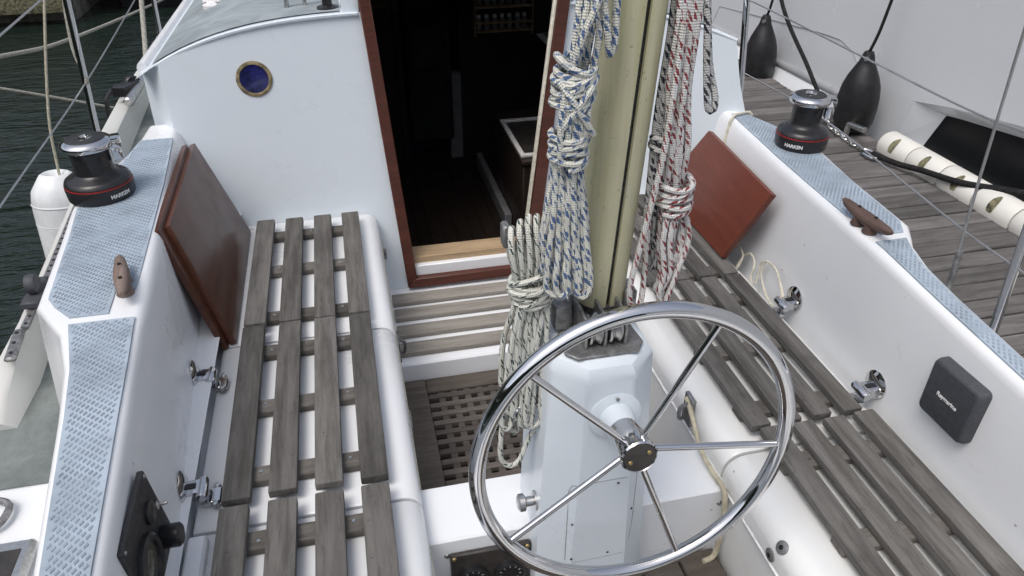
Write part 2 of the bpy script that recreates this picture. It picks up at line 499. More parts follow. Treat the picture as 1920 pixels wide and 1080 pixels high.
# --- cockpit coamings: y, inner bottom x, inner top x, outer top x, top z
LC = [(-0.60, -0.385, -0.395, -0.475, 0.225), (0.40, -0.395, -0.402, -0.487, 0.245), (0.74, -0.402, -0.413, -0.505, 0.262), (1.06, -0.410, -0.433, -0.545, 0.287),
      (1.187, -0.418, -0.443, -0.566, 0.295), (1.30, -0.424, -0.450, -0.600, 0.30), (1.335, -0.427, -0.452, -0.622, 0.30), (1.41, -0.431, -0.457, -0.672, 0.30), (1.69, -0.446, -0.480, -0.698, 0.30),
      (1.87, -0.450, -0.494, -0.718, 0.30), (1.98, -0.452, -0.503, -0.716, 0.30), (2.147, -0.456, -0.517, -0.668, 0.30), (2.27, -0.458, -0.528, -0.640, 0.30), (2.44, -0.46, -0.54, -0.632, 0.30)]
RC = [(-0.60, 1.125, 1.128, 1.190, 0.225), (0.40, 1.128, 1.134, 1.196, 0.245), (0.80, 1.130, 1.137, 1.204, 0.264), (1.05, 1.131, 1.136, 1.208, 0.285),
      (1.15, 1.132, 1.135, 1.213, 0.295), (1.235, 1.133, 1.136, 1.236, 0.30), (1.275, 1.133, 1.138, 1.262, 0.30), (1.325, 1.134, 1.141, 1.292, 0.30), (1.60, 1.136, 1.160, 1.318, 0.30),
      (1.78, 1.138, 1.175, 1.345, 0.30), (1.90, 1.139, 1.187, 1.343, 0.30), (2.02, 1.140, 1.198, 1.315, 0.30), (2.12, 1.142, 1.208, 1.282, 0.30), (2.44, 1.15, 1.225, 1.285, 0.30)]
def coaming(tab, sgn, name, mat, flare=.035):
    bm = B()
    rows = []
    for (y, ib, it, ot, z) in tab:
        r = 0.014
        ri = 0.022
        prof = [(ib, -0.085), (ib + (it - ib) * 0.5, 0.10), (it + (ib - it) * 0.08, z - ri * 1.2)]
        for k in range(1, 5):
            a = k / 5 * math.pi / 2
            prof.append((it + sgn * ri * (1 - math.cos(a)), z - ri * (1 - math.sin(a))))
        prof += [(it + sgn * ri, z), (ot - sgn * r, z)]
        for k in range(1, 4):
            a = k / 4 * math.pi / 2
            prof.append((ot - sgn * r * (1 - math.sin(a)), z - r * (1 - math.cos(a))))
        prof += [(ot, z - r), (ot + sgn * flare, 0.03), (ot + sgn * flare * 1.2, -0.03)]
        rows.append([bm.verts.new((p[0], y, p[1])) for p in prof])
    for a, b in zip(rows, rows[1:]):
        for i in range(len(a) - 1): bm.faces.new((a[i], a[i + 1], b[i + 1], b[i]))
    bm.faces.new(rows[0]); bm.faces.new(rows[-1][::-1])
    bmesh.ops.recalc_face_normals(bm, faces=bm.faces[:])
    return obj(name, bm, mat, Y, angle=50)
cl_ = coaming(LC, -1, 'coaming', 'gel')
cr_ = coaming(RC, 1, 'coaming', 'gel', -.03)

# --- non-skid pads on the coamings, with raised lozenges
def pad(st, tab, label):
    """st: stations (y, x one edge, x other edge)"""
    st = sorted(st)
    zt = lambda y: interp(tab, y, 4)
    ys_ = sorted({q[0] for q in st} | {q[0] for q in tab if st[0][0] < q[0] < st[-1][0]})
    xa = lambda y: interp(st, y, 1)
    xb = lambda y: interp(st, y, 2)
    bm = B()
    rows = []
    for y in ys_:
        a, b, z = xa(y), xb(y), zt(y)
        rows.append([bm.verts.new(p) for p in ((a, y, z - .002), (a, y, z + .003), (b, y, z + .003), (b, y, z - .002))])
    for p, q in zip(rows, rows[1:]):
        for k in range(3): bm.faces.new((p[k], p[k + 1], q[k + 1], q[k]))
    bm.faces.new(rows[0]); bm.faces.new(rows[-1])
    bmesh.ops.recalc_face_normals(bm, faces=bm.faces[:])
    p = obj('nonskid_pad', bm, 'pad', Y, smooth=False)
    p['label'] = label
    bm = B()
    c, s_ = math.cos(R(52)), math.sin(R(52))
    pa, pb = 0.0118, 0.0092
    x0, x1 = min(min(q[1], q[2]) for q in st), max(max(q[1], q[2]) for q in st)
    y0, y1 = st[0][0], st[-1][0]
    n = int((y1 - y0 + x1 - x0) / pb) + 30
    for i in range(-n, n):
        for j in range(-n, n):
            a, b = i * pa, j * pb
            x = x0 + a * c - b * s_
            y = y0 + a * s_ + b * c
            if not (y0 + .006 < y < y1 - .006): continue
            e0, e1 = sorted((xa(y), xb(y)))
            if not (e0 + .006 < x < e1 - .006): continue
            z = zt(y) + 0.003
            ha, hb, sk = 0.0044, 0.0027, 0.0011
            lo, hi = [], []
            for ua, ub in ((-1, -1), (1, -1), (1, 1), (-1, 1)):
                qa, qb = ua * ha + ub * sk, ub * hb
                lo.append(bm.verts.new((x + qa * c - qb * s_, y + qa * s_ + qb * c, z - 0.0006)))
                hi.append(bm.verts.new((x + 0.75 * (qa * c - qb * s_), y + 0.75 * (qa * s_ + qb * c), z + 0.0011)))
            bm.faces.new(hi)
            for k in range(4): bm.faces.new((lo[k], lo[(k + 1) % 4], hi[(k + 1) % 4], hi[k]))
    o = obj('tread_lozenges', bm, 'stud', p, smooth=False)
    o['kind'] = 'stuff'
    return p
pad([(2.31, -.630, -.538), (2.15, -.650, -.525), (1.98, -.698, -.512), (1.86, -.700, -.506), (1.73, -.683, -.499), (1.452, -.654, -.484), (1.436, -.652, -.484), (1.434, -.652, -.524), (1.40, -.632, -.522), (1.352, -.592, -.520)], LC, 'pale blue-grey tread pad under the port winch')
pad([(1.328, -.588, -.466), (1.187, -.552, -.454), (1.06, -.532, -.446), (.74, -.492, -.426), (.42, -.474, -.414), (-.5, -.463, -.407)], LC, 'pale blue-grey tread pad running aft along the port coaming')
pad([(2.125, 1.225, 1.268), (2.02, 1.214, 1.300), (1.90, 1.203, 1.328), (1.78, 1.191, 1.328), (1.60, 1.178, 1.304), (1.40, 1.166, 1.284), (1.345, 1.190, 1.278), (1.295, 1.190, 1.250)], RC, 'pale blue-grey tread pad under the starboard winch')
pad([(1.268, 1.156, 1.238), (1.222, 1.154, 1.218), (1.15, 1.151, 1.199), (1.04, 1.151, 1.194), (.80, 1.152, 1.190), (.40, 1.149, 1.182), (-.5, 1.143, 1.176)], RC, 'narrow pale blue-grey tread pad along the aft starboard coaming')

# --- side decks, bulwark, hull
BW = [(-0.8, -0.80, -0.76), (0.9, -0.855, -0.82), (1.40, -0.862, -0.80), (1.55, -0.850, -0.795), (1.7, -0.852, -0.808), (2.37, -0.902, -0.838), (3.0, -0.95, -0.872), (3.6, -0.972, -0.90), (4.6, -0.95, -0.88), (6.5, -0.70, -0.62)]
def strip(name, f0, f1, ys, z0, z1, mat, th=0.0, par=Y):
    bm = B()
    a = [bm.verts.new((f0(y), y, z0)) for y in ys]
    b = [bm.verts.new((f1(y), y, z1)) for y in ys]
    for i in range(len(ys) - 1): bm.faces.new((a[i], b[i], b[i + 1], a[i + 1]))
    bmesh.ops.recalc_face_normals(bm, faces=bm.faces[:])
    if bm.faces[0].normal.z < 0: bmesh.ops.reverse_faces(bm, faces=bm.faces[:])
    return obj(name, bm, mat, par)
ys = [-0.8, 0, 0.5, 0.9, 1.2, 1.4, 1.55, 1.7, 2.0, 2.37, 2.7, 3.0, 3.6, 4.6, 6.5]
bo = lambda y: interp(BW, y, 1)
mir = lambda x: 0.60 - x
strip('side_deck', lambda y: bo(y), lambda y: -0.40, ys, 0.0, 0.0, 'gel')
strip('side_deck', lambda y: mir(bo(y)), lambda y: 1.15, ys, 0.0, 0.0, 'gel')
for sgn in (0, 1):
    g = (lambda x: x) if not sgn else mir
    strip('deck_paint', lambda y: g(interp(BW, y, 2) - (.055 if y < 1.45 else .002)), lambda y: (1.19 if sgn else -0.52), [1.215, 1.38, 1.44, 1.55, 1.7, 2.0, 2.37, 2.7, 3.0, 3.6, 4.6], 0.004, 0.004, 'deck_side')
    bm = B()
    rows = []
    for y in [1.40, 1.46, 1.55, 1.7, 2.0, 2.37, 2.7, 3.0, 3.6, 4.6, 6.0]:
        o_, i_ = interp(BW, y, 1), interp(BW, y, 2)
        h = 0.10 if y > 1.5 else 0.10 * (y - 1.36) / 0.16
        rows.append([bm.verts.new((g(x), y, z)) for x, z in ((o_ - .012, -0.06), (o_ - .006, h - .012), (o_ + .004, h), (i_ - 0.032, h), (i_ - 0.02, h - .008), (i_, 0.004))])
    for a, b in zip(rows, rows[1:]):
        for i in range(5): bm.faces.new((a[i], a[i + 1], b[i + 1], b[i]))
    bm.faces.new(rows[0])
    bmesh.ops.recalc_face_normals(bm, faces=bm.faces[:])
    obj('bulwark', bm, 'gel_worn', Y)
    bm = B()
    rows = []
    for y in ys:
        o_ = interp(BW, y, 1)
        rows.append([bm.verts.new((g(x), y, z)) for x, z in ((o_ - .008, 0.002), (o_ - 0.02, -0.3), (o_ + 0.04, -0.95))])
    for a, b in zip(rows, rows[1:]):
        for i in range(2): bm.faces.new((a[i], a[i + 1], b[i + 1], b[i]))
    obj('topsides', bm, 'gel', Y)

# genoa track and car on the port bulwark
bm = B()
pth = [(interp(BW, y, 1) + 0.028, y) for y in (1.645, 1.8, 2.0, 2.3, 2.6)]
for (x0, y0), (x1, y1) in zip(pth, pth[1:]):
    a_prism(bm, [(x0 - .008, y0, .100), (x0 + .008, y0, .100), (x1 + .008, y1, .100), (x1 - .008, y1, .100)], (0, 0, .008))
trk = obj('genoa_track', bm, 'grey_metal', Y)
bm = B()
for i in range(30):
    y = 1.66 + i * 0.031
    x = interp(BW, y, 1) + 0.028
    a_lathe(bm, [(0, 0.002), (0.0042, 0.002), (0.0042, 0)], (x, y, .1072), (0, 0, 1), 8)
o = obj('track_holes', bm, 'void', trk); o['kind'] = 'stuff'
bm = B(); a_box(bm, (-.022, -.045, .108), (.022, .045, .128), .004)
a_lathe(bm, [(0, 0), (.024, 0), (.027, .01), (.024, .022), (0, .022)], (-.011, .01, .150), (1, 0, 0), 16)
a_box(bm, (-.015, .01, .118), (.015, .075, .134), .004)
bmesh.ops.translate(bm, verts=bm.verts[:], vec=(interp(BW, 1.76, 1) + .028, 1.765, 0))
obj('track_car', bm, 'charcoal', Y)
bm = B(); a_box(bm, (-.013, -.062, .100), (.013, .062, .113), .005)
bmesh.ops.rotate(bm, verts=bm.verts[:], matrix=Matrix.Rotation(R(7), 3, 'Z'))
bmesh.ops.translate(bm, verts=bm.verts[:], vec=(-0.822, 1.575, 0))
te = obj('track_end_plate', bm, 'grey_metal', Y)
bm = B()
for i, yy in enumerate((1.52, 1.56, 1.60)): lathe('bolt_head', [(0, .0025), (.0045, .0025), (.0045, 0)], 'black', te, (-.8165 - i * .006, yy + .015, .1125), (0, 0, 1), 10)
bm.free()
# hawse fairlead and deck block, lower left
bm = B()
a_tube(bm, crom([(-.815, 1.12, .012), (-.755, 1.10, .014), (-.735, 1.13, .016), (-.745, 1.165, .016), (-.81, 1.18, .014)], .01, True), .007, 8, True)
obj('fairlead', bm, 'grey_metal', Y)
bm = B(); a_box(bm, (-.76, .86, .004), (-.655, 1.055, .03), .008)
obj('deck_box', bm, 'steel', Y)
bm = B(); a_box(bm, (-.745, .87, .02), (-.672, 1.03, .032), .003)
obj('roller_slot', bm, 'panel_brown', Y)

# --- cabin bulkhead (raked) with companionway opening, cabin roof
BK = 0.12
by = lambda z: 2.36 + BK * (z + 0.03)
CX = 0.375
roofz = lambda x: 0.615 - 0.115 * (abs(x - CX) / 0.92) ** 4
dl = lambda z: 0.131 - (z + 0.339) * 0.0665      # left edge of the opening (outside of the frame)
dr = lambda z: 0.612 + (z + 0.339) * 0.138
ysh = lambda x: max(0, x - .80) * .56      # the starboard half of the bulkhead angles aft
def bulk(side):
    bm = B()
    zs = [-1.0, -0.42, -0.339, -0.2, -0.03, 0.1, 0.3, 0.42, 0.5]
    N = 9
    edge_f = (lambda z: -0.55) if side < 0 else (lambda z: 1.232 + min(max((.48 - z) / .18, 0), 1.6) * .046)
    edge = edge_f(.5)
    rows = []
    for k in range(12):
        rows.append([])
    cols = []
    for i in range(N):
        s = i / (N - 1)
        col = []
        x_in_top = dl(.6) if side < 0 else dr(.6)
        xt = edge + (x_in_top - edge) * s
        zt = roofz(xt)
        for k in range(12):
            z = -1.0 + (zt + 1.0) * k / 11
            xi = dl(z) if side < 0 else dr(z)
            e_ = edge_f(z)
            x = e_ + (xi + (0.012 if side < 0 else -0.012) - e_) * s
            col.append(bm.verts.new((x, by(z) - (ysh(x) if side > 0 else 0), z)))
        cols.append(col)
    for a, b in zip(cols, cols[1:]):
        for k in range(11): bm.faces.new((a[k], b[k], b[k + 1], a[k + 1]))
    # wing turned forward at the outer end
    wing = []
    for k in range(12):
        wo_ = .075 if side < 0 else .115
        z = -1.0 + (roofz(edge + side * (.075 if side < 0 else .01)) + 1.0) * k / 11
        wing.append(bm.verts.new(((edge + side * wo_) if side < 0 else edge_f(z) + .012, by(z) + (0.10 if side < 0 else .03 - ysh(edge)), z - (0 if side < 0 else .012 * k / 11))))
    wing2 = [bm.verts.new((w.co.x + side * .03, w.co.y + 2.6, w.co.z)) for w in wing]
    for a, b in ((cols[0], wing), (wing, wing2)):
        for k in range(11): bm.faces.new((a[k], a[k + 1], b[k + 1], b[k]))
    bmesh.ops.recalc_face_normals(bm, faces=bm.faces[:])
    return obj('cabin_bulkhead', bm, 'gel_blue', Y, angle=25)
bulk(-1); bulk(1)
bm = B()   # bulkhead below the opening
a_prism(bm, [(dl(-.33) - .02, by(-1) - .002, -1), (dr(-.33) + .02, by(-1) - .002, -1), (dr(-.33) + .02, by(-.33) - .002, -.33), (dl(-.33) - .02, by(-.33) - .002, -.33)], (0, .03, 0))
obj('cabin_bulkhead', bm, 'gel_blue', Y)
def roof(x0, x1, y0, y1, dz, mat, name, nx=14):
    bm = B()
    g = []
    for j in range(9):
        yy = y0 + (y1 - y0) * j / 8
        g.append([bm.verts.new((x0 + (x1 - x0) * i / nx, yy, roofz(x0 + (x1 - x0) * i / nx) + dz - 0.012 * max(0, yy - 2.4))) for i in range(nx + 1)])
        for v in g[-1]: v.co.y -= ysh(v.co.x) * (1 - j / 8)
    for a, b in zip(g, g[1:]):
        for i in range(nx): bm.faces.new((a[i], a[i + 1], b[i + 1], b[i]))
    return obj(name, bm, mat, Y)
roof(-0.628, 0.06, 2.425, 5.2, 0, 'gel_blue', 'cabin_roof')
roof(0.74, 1.24, 2.428, 5.2, 0, 'gel_blue', 'cabin_roof')
roof(0.06, 0.74, 3.05, 5.2, 0, 'gel_blue', 'cabin_roof')
roof(-0.578, 0.005, 2.462, 5.1, 0.004, 'deck', 'roof_paint')
roof(0.80, 1.20, 2.47, 5.1, 0.004, 'deck', 'roof_paint')
# rounded lip along the roof edge
for xs_ in ((-0.56, 0.06), (0.74, 1.236)):
    bm = B()
    pts = [Vector((xs_[0] + (xs_[1] - xs_[0]) * i / 16, by(.6) - .004, roofz(xs_[0] + (xs_[1] - xs_[0]) * i / 16) - .004)) for i in range(17)]
    for p_ in pts: p_.y -= ysh(p_.x)
    a_tube(bm, pts, .006, 8)
    obj('roof_lip', bm, 'gel_blue', Y)
tube('roof_edge', [(-.618, 2.50, .466), (-.618, 2.9, .461), (-.62, 3.6, .452), (-.62, 5, .435)], .016, 'gel', Y)
# hatch rails either side of the open companionway slide
box('hatch_rail', (0.012, 2.445, 0.60), (0.066, 3.6, 0.655), 'gel_blue', Y, .008, 2)
box('hatch_rail', (0.760, 2.445, 0.60), (0.815, 3.6, 0.655), 'gel_blue', Y, .008, 2)
# mahogany frame
fr = empty  # placeholder name kept local
def quad_bar(bm, pin, pout, y_off, th):
    a_prism(bm, [(x, by(z) + y_off, z) for x, z in (pin[0], pin[1], pout[1], pout[0])], (0, th, 0), .003)
z0, z1 = -.339, .75
bm = B(); quad_bar(bm, ((dl(z0) + .036, z0 + .03), (dl(z1) + .036, z1)), ((dl(z0), z0), (dl(z1), z1)), -.022, .05)
fj = obj('companionway_jamb', bm, 'mahog_frame', Y)
bm = B(); quad_bar(bm, ((dr(z0) - .044, z0 + .03), (dr(z1) - .044, z1)), ((dr(z0), z0), (dr(z1), z1)), -.022, .05)
obj('companionway_jamb', bm, 'mahog_frame', Y)
bm = B(); quad_bar(bm, ((dr(z0) - .055, z0 + .05), (dr(z1) - .055, z1)), ((dr(z0) - .0445, z0 + .05), (dr(z1) - .0445, z1)), -.024, .02)
obj('jamb_strip', bm, 'cord', Y)
bm = B(); a_prism(bm, [(dl(z0) + .001, by(z0) - .026, z0), (dr(z0) - .001, by(z0) - .026, z0), (dr(z0) - .03, by(z0) - .020, z0 + .036), (dl(z0) + .03, by(z0) - .020, z0 + .036)], (0, .05, 0), .003)
obj('companionway_sill', bm, 'mahog_frame', Y)
box('sill_tread', (.155, 2.325, -.305), (.60, 2.352, -.262), 'gel', Y, .003)
box('sill_board', (.150, 2.345, -.27), (.62, 2.425, -.235), 'sillwood', Y, .003)
# hook on the bulkhead, brass porthole
hk = cyl('door_hook', (.047, by(-.2) + .01, -.20), (.047, by(-.2) - .035, -.20), .009, 'grey_metal', Y, 14, .002)
box('hook_plate', (.028, by(-.2) - .012, -.222), (.066, by(-.2) + .0, -.180), 'grey_metal', hk, .003)
nrm = (0, -1, BK)
pc = Vector((-.281, by(.434), .434))
pl_ = lathe('porthole', [(0.043, 0), (.055, 0), (.055, .003), (.050, .005), (.045, .005), (.043, .002)], 'porthole_ring', Y, pc, nrm, 36)
lathe('porthole_glass', [(0, .003), (.03, .0035), (.0445, .003)], 'blue_glass', pl_, pc, nrm, 32)
# foredeck hardware on the roof: dark mushroom fitting, cleat, white coil
lathe('vent_fitting', [(0, 0), (.034, 0), (.034, .006), (.016, .012), (.014, .05), (.026, .056), (.026, .064), (0, .066)], 'black', Y, (-.03, 2.52, roofz(-.03)), (0, 0, 1), 24)
bm = B()
a_tube(bm, crom([(-.20, 2.60, .66), (-.15, 2.60, .655), (-.10, 2.60, .655), (-.05, 2.61, .66)], .02), .008, 8)
a_tube(bm, [Vector((-.16, 2.60, .60)), Vector((-.155, 2.60, .655))], .007, 8); a_tube(bm, [Vector((-.10, 2.60, .60)), Vector((-.105, 2.60, .655))], .007, 8)
obj('roof_cleat', bm, 'steel', Y)
bm = B()
for k in range(5): a_tube(bm, crom([(-.47 + .012 * k, 3.02, .545), (-.475 + .012 * k, 3.05, .60), (-.46 + .010 * k, 3.12, .68), (-.45 + .01 * k, 3.2, .80)], .03), .010, 8)
a_lathe(bm, [(0, 0), (.03, 0), (.03, .012), (.012, .02), (0, .02)], (-.45, 3.0, .53), (0, 0, 1), 16)
obj('halyard_bundle', bm, 'white', Y)
# --- cockpit seats: lids with rounded nose, bench fronts
def lid(side, y0, y1):
    P = [(-.402, -.078), (-.402, -.050), (-.398, -.045), (.006, -.045)]
    for k in range(1, 7):
        a = k / 6 * math.pi / 2
        P.append((.006 + .042 * math.sin(a), -.087 + .042 * math.cos(a)))
    P.append((.048, -.115))
    if side > 0:
        P = [(1.108, -.078), (1.108, -.050), (1.104, -.045), (.758, -.045)]
        for k in range(1, 7):
            a = k / 6 * math.pi / 2
            P.append((.758 - .046 * math.sin(a), -.091 + .046 * math.cos(a)))
        P.append((.712, -.118))
    bm = B()
    a = [bm.verts.new((x, y0, z)) for x, z in P]
    a2 = [bm.verts.new((x, y0 + .004, z + (.003 if 0 < i else 0))) for i, (x, z) in enumerate(P)]
    b2 = [bm.verts.new((x, y1 - .004, z + (.003 if 0 < i else 0))) for i, (x, z) in enumerate(P)]
    b = [bm.verts.new((x, y1, z)) for x, z in P]
    for q, w in ((a, a2), (a2, b2), (b2, b)):
        for i in range(len(P) - 1): bm.faces.new((q[i], q[i + 1], w[i + 1], w[i]))
    bm.faces.new(a); bm.faces.new(b[::-1])
    bmesh.ops.recalc_face_normals(bm, faces=bm.faces[:])
    return obj('seat_locker_lid', bm, 'gel' if side < 0 else 'gel_dirty', Y, angle=50)
for y0, y1 in ((1.668, 2.352), (1.058, 1.660), (0.44, 1.050), (-0.6, 0.432)): lid(-1, y0, y1)
for y0, y1 in ((1.60, 2.352), (1.02, 1.592), (0.40, 1.012), (-0.6, 0.392)): lid(1, y0, y1)
box('seat_ledge', (-.47, -.6, -.12), (.030, 2.37, -.082), 'gel', Y)
box('seat_ledge', (.735, -.6, -.12), (1.16, 2.37, -.082), 'gel', Y)
box('bench_front', (.000, -.6, -.66), (.041, 2.36, -.1185), 'gel', Y, .002)
box('bench_front', (.719, -.6, -.66), (.76, 2.36, -.1215), 'gel_dirty', Y, .002)
tube('gasket', [(.048, .3, -.122), (.048, 2.3, -.122)], .005, 'cord', Y, 6, .5)
tube('gasket', [(.714, .3, -.124), (.714, 2.3, -.124)], .005, 'white', Y, 6, .5)
box('transom_bulkhead', (-.42, -.66, -.46), (1.16, -.60, .22), 'gel', Y, .01)
box('aft_deck', (-.72, -2.2, -.30), (1.47, -.661, .20), 'gel', Y, .03, 2)
# bridge deck, footwell sole, cross platform
box('bridge_deck', (.0415, 1.872, -.62), (.7185, 2.335, -.352), 'gel', Y, .014, 3)
box('footwell_sole', (.0, -.6, -.70), (.76, 1.9, -.60), 'sole_shade', Y)
box('grating_ledge', (.0415, -.59, -.599), (.075, 1.871, -.4515), 'gel_dirty', Y)
box('grating_ledge', (.685, -.59, -.599), (.7185, 1.871, -.4515), 'gel_dirty', Y)
box('cross_platform', (.0415, .985, -.599), (.7185, 1.135, -.112), 'gel', Y, .012, 3)
# --- pedestal, tapering with chamfered corners
def ped_ring(z):
    s = (.375 - z) / .68
    hw = .093 + .028 * s
    yf, yb = .876 + .012 * s, 1.125 + .02 * s
    cx = .370 + .012 * s
    c1, c2 = .052 + .006 * s, .052
    return [(cx - hw, yf + c2), (cx - hw + c1, yf), (cx + hw - c1, yf), (cx + hw, yf + c2), (cx + hw, yb - c2), (cx + hw - c1, yb), (cx - hw + c1, yb), (cx - hw, yb - c2)]
bm = B()
rings = []
for z, ins in ((-.599, 0), (-.1, 0), (.1, 0), (.345, 0), (.362, .004), (.374, .012), (.380, .026)):
    ring = ped_ring(z)
    cxx = sum(p[0] for p in ring) / 8; cyy = sum(p[1] for p in ring) / 8
    rr = []
    for x, y in ring:
        dv = Vector((cxx - x, cyy - y, 0)).normalized() * ins
        rr.append(bm.verts.new((x + dv.x, y + dv.y, z)))
    rings.append(rr)
for a, b in zip(rings, rings[1:]):
    for i in range(8): bm.faces.new((a[i], a[(i + 1) % 8], b[(i + 1) % 8], b[i]))
bm.faces.new(rings[-1])
vert_edges = [e for e in bm.edges if abs(e.verts[0].co.z - e.verts[1].co.z) > .05]
bmesh.ops.bevel(bm, geom=vert_edges, offset=.010, segments=3, profile=.5, affect='EDGES')
bmesh.ops.recalc_face_normals(bm, faces=bm.faces[:])
ped = obj('steering_pedestal', bm, 'gel_blue', Y, angle=32)
def yfront(z): return .876 + .012 * (.375 - z) / .68
# access hatch outline on the pedestal front: thin raised cover with screws
bm = B()
def ped_y(x, z):
    rg_ = ped_ring(z)
    xs_ = [rg_[0][0], rg_[1][0], rg_[2][0], rg_[3][0]]
    if x < xs_[1]: return rg_[1][1] + (xs_[1] - x) / (xs_[1] - xs_[0]) * (rg_[0][1] - rg_[1][1])
    if x > xs_[2]: return rg_[2][1] + (x - xs_[2]) / (xs_[3] - xs_[2]) * (rg_[3][1] - rg_[2][1])
    return rg_[1][1]
hp = [(.312, .085), (.316, .100), (.326, .106), (.340, .108), (.365, .108), (.400, .108), (.420, .108), (.438, .106), (.446, .098), (.450, .085), (.450, .03), (.450, -.05), (.445, -.09), (.430, -.118), (.400, -.120), (.345, -.120), (.326, -.120), (.312, -.118), (.312, -.05), (.312, .03)]
a_tube(bm, [Vector((x, ped_y(x, z) + .0003, z)) for x, z in hp], .0012, 5, True)
hat = obj('access_cover_seam', bm, 'hull_grey', ped)
for x, z in ((.322, .094), (.403, .096), (.320, -.005), (.442, .0), (.322, -.108), (.398, -.108)):
    lathe('cover_screw', [(0, .0016), (.0022, .0016), (.0030, 0)], 'black', ped, (x, ped_y(x, z), z), (0, -1, 0), 8)
# top plate with sheaves under the mast
bm = B()
a_prism(bm, [(.300, .925, .380), (.318, .905, .380), (.424, .905, .380), (.442, .93, .380), (.430, 1.06, .380), (.312, 1.06, .380)], (0, 0, .006), .002)
pt = obj('mast_step_plate', bm, 'grey_metal', ped)
for x in (.338, .372, .408):
    box('cheek_plate', (x - .003, .925, .386), (x + .003, 1.00, .445), 'grey_metal', ped, .002)
for x in (.355, .390):
    lathe('sheave', [(0, -.011), (.026, -.011), (.028, -.008), (.021, 0), (.028, .008), (.026, .011), (.010, .011), (.009, .014), (0, .014)], 'steel', ped, (x, .948, .412), (1, 0, 0), 24)
box('turning_block', (.300, .985, .386), (.330, 1.045, .435), 'grey_metal', ped, .008, 2)
# pedestal fittings: brass-like latch knob, lever
def knob(p, axis, name='pedestal_latch'):
    k = lathe(name, [(0, 0), (.020, 0), (.020, .004), (.010, .007), (.010, .02), (.018, .024), (.018, .034), (.012, .038), (0, .038)], 'steel', Y, p, axis, 20)
    return k
knob((.268, .965, -.012), (-1, 0, 0))
bm = B()
a_tube(bm, crom([(.276, .985, .232), (.255, .98, .235), (.235, .975, .234), (.226, .972, .226), (.225, .97, .214)], .006), .0045, 8)
a_lathe(bm, [(0, 0), (.016, 0), (.016, .005), (.009, .008), (0, .009)], (.278, .985, .230), (-1, -.1, 0), 16)
obj('line_hook', bm, 'chrome', Y)
# drain pipe and deck fittings to starboard of the pedestal
tube('hose', [(.700, 1.20, -.03), (.694, 1.15, -.045), (.690, 1.08, -.085), (.694, 1.02, -.098), (.700, .975, -.11), (.702, .958, -.20), (.700, .955, -.26), (.690, .950, -.296), (.665, .945, -.298)], .0065, 'hose', Y, 8, .012)
bm = B()
a_box(bm, (.700, 1.17, -.10), (.711, 1.212, -.018), .002)
a_tube(bm, crom([(.695, 1.18, -.03), (.682, 1.19, -.05), (.685, 1.195, -.085), (.695, 1.20, -.095)], .006), .005, 8)
obj('locker_hasp', bm, 'grey_metal', Y)
bm = B()
a_box(bm, (.049, 1.72, -.22), (.060, 1.79, -.15), .002)
a_tube(bm, crom([(.06, 1.74, -.15), (.075, 1.75, -.17), (.072, 1.76, -.21), (.06, 1.77, -.22)], .006), .005, 8)
obj('locker_hasp', bm, 'grey_metal', Y)
box('locker_hasp', (.049, 1.38, -.24), (.058, 1.44, -.15), 'grey_metal', Y, .003)
for (y, z, x_, nz) in ((.785, -.062, .7205, .7), (.800, -.100, .7115, .05)):
    k = lathe('drain_fitting', [(0, 0), (.014, 0), (.014, .003), (.008, .005), (0, .004)], 'grey_metal', Y, (x_, y, z), (-1, 0, nz), 18)
    lathe('drain_hole', [(0, .0058), (.005, .0058), (.005, .004)], 'void', k, (x_, y, z), (-1, 0, nz), 12)
for (x, y, z, ax) in ((.085, .985, -.16, (0, -1, 0)), (.70, .985, -.155, (0, -1, 0))):
    lathe('screw', [(0, .003), (.005, .003), (.007, 0)], 'grey_metal', Y, (x, y, z), ax, 10)
# engine gauge panel on the aft face of the platform
ip = box('instrument_panel', (.090, .972, -.298), (.262, .9845, -.150), 'panel_brown', Y, .003)
for x, z in ((.135, -.225), (.215, -.230)):
    lathe('gauge', [(.030, 0), (.034, .0), (.034, .010), (.030, .012), (.027, .008), (0, .007)], 'black', ip, (x, .972, z), (0, -1, 0), 28)
    bm = B()
    for k in range(9):
        a = R(-40 + k * 32.5)
        a_box(bm, (-.0008, -.0005, .020), (.0008, .0005, .025), 0, 1, Matrix.Translation((x, .9645, z)) @ Matrix.Rotation(a - R(90), 4, 'Y'))
    obj('gauge_ticks', bm, 'white', ip)
bm = B()
for x, z in ((.098, -.158), (.254, -.158)): lathe('panel_screw', [(0, .003), (.004, .003), (.005, 0)], 'brass', ip, (x, .972, z), (0, -1, 0), 10)
bm.free()

# --- port engine panel on the coaming wall
def wallx(tab, y, z):
    ib, it, zt = interp(tab, y, 1), interp(tab, y, 2), interp(tab, y, 4)
    return ib + (it - ib) * (z + .085) / (zt + .085)
wx = wallx(LC, .89, .14)
pp = prism('engine_panel', [(wx - .002, .803, .225), (wx - .002, .812, .045), (wx - .002, 1.002, .040), (wx - .002, .972, .228)], (.011, 0, 0), 'panel', Y, .002)
pp['label'] = 'black engine control panel on the port coaming wall'
lathe('gauge_bezel', [(.036, 0), (.050, 0), (.050, .008), (.044, .013), (.037, .010), (.036, .004)], 'black', pp, (wx + .009, .862, .125), (1, 0, 0), 32)
lathe('gauge_glass', [(0, .005), (.036, .0045)], 'gauge', pp, (wx + .009, .862, .125), (1, 0, 0), 28)
lathe('control_knob', [(0, 0), (.019, 0), (.021, .004), (.021, .030), (.017, .034), (0, .034)], 'black', pp, (wx + .008, .945, .090), (1, 0, 0), 20)
lathe('toggle_switch', [(0, 0), (.008, 0), (.008, .006), (.003, .008), (.0025, .022), (0, .023)], 'steel', pp, (wx + .008, .962, .150), (1, .1, .1), 14)
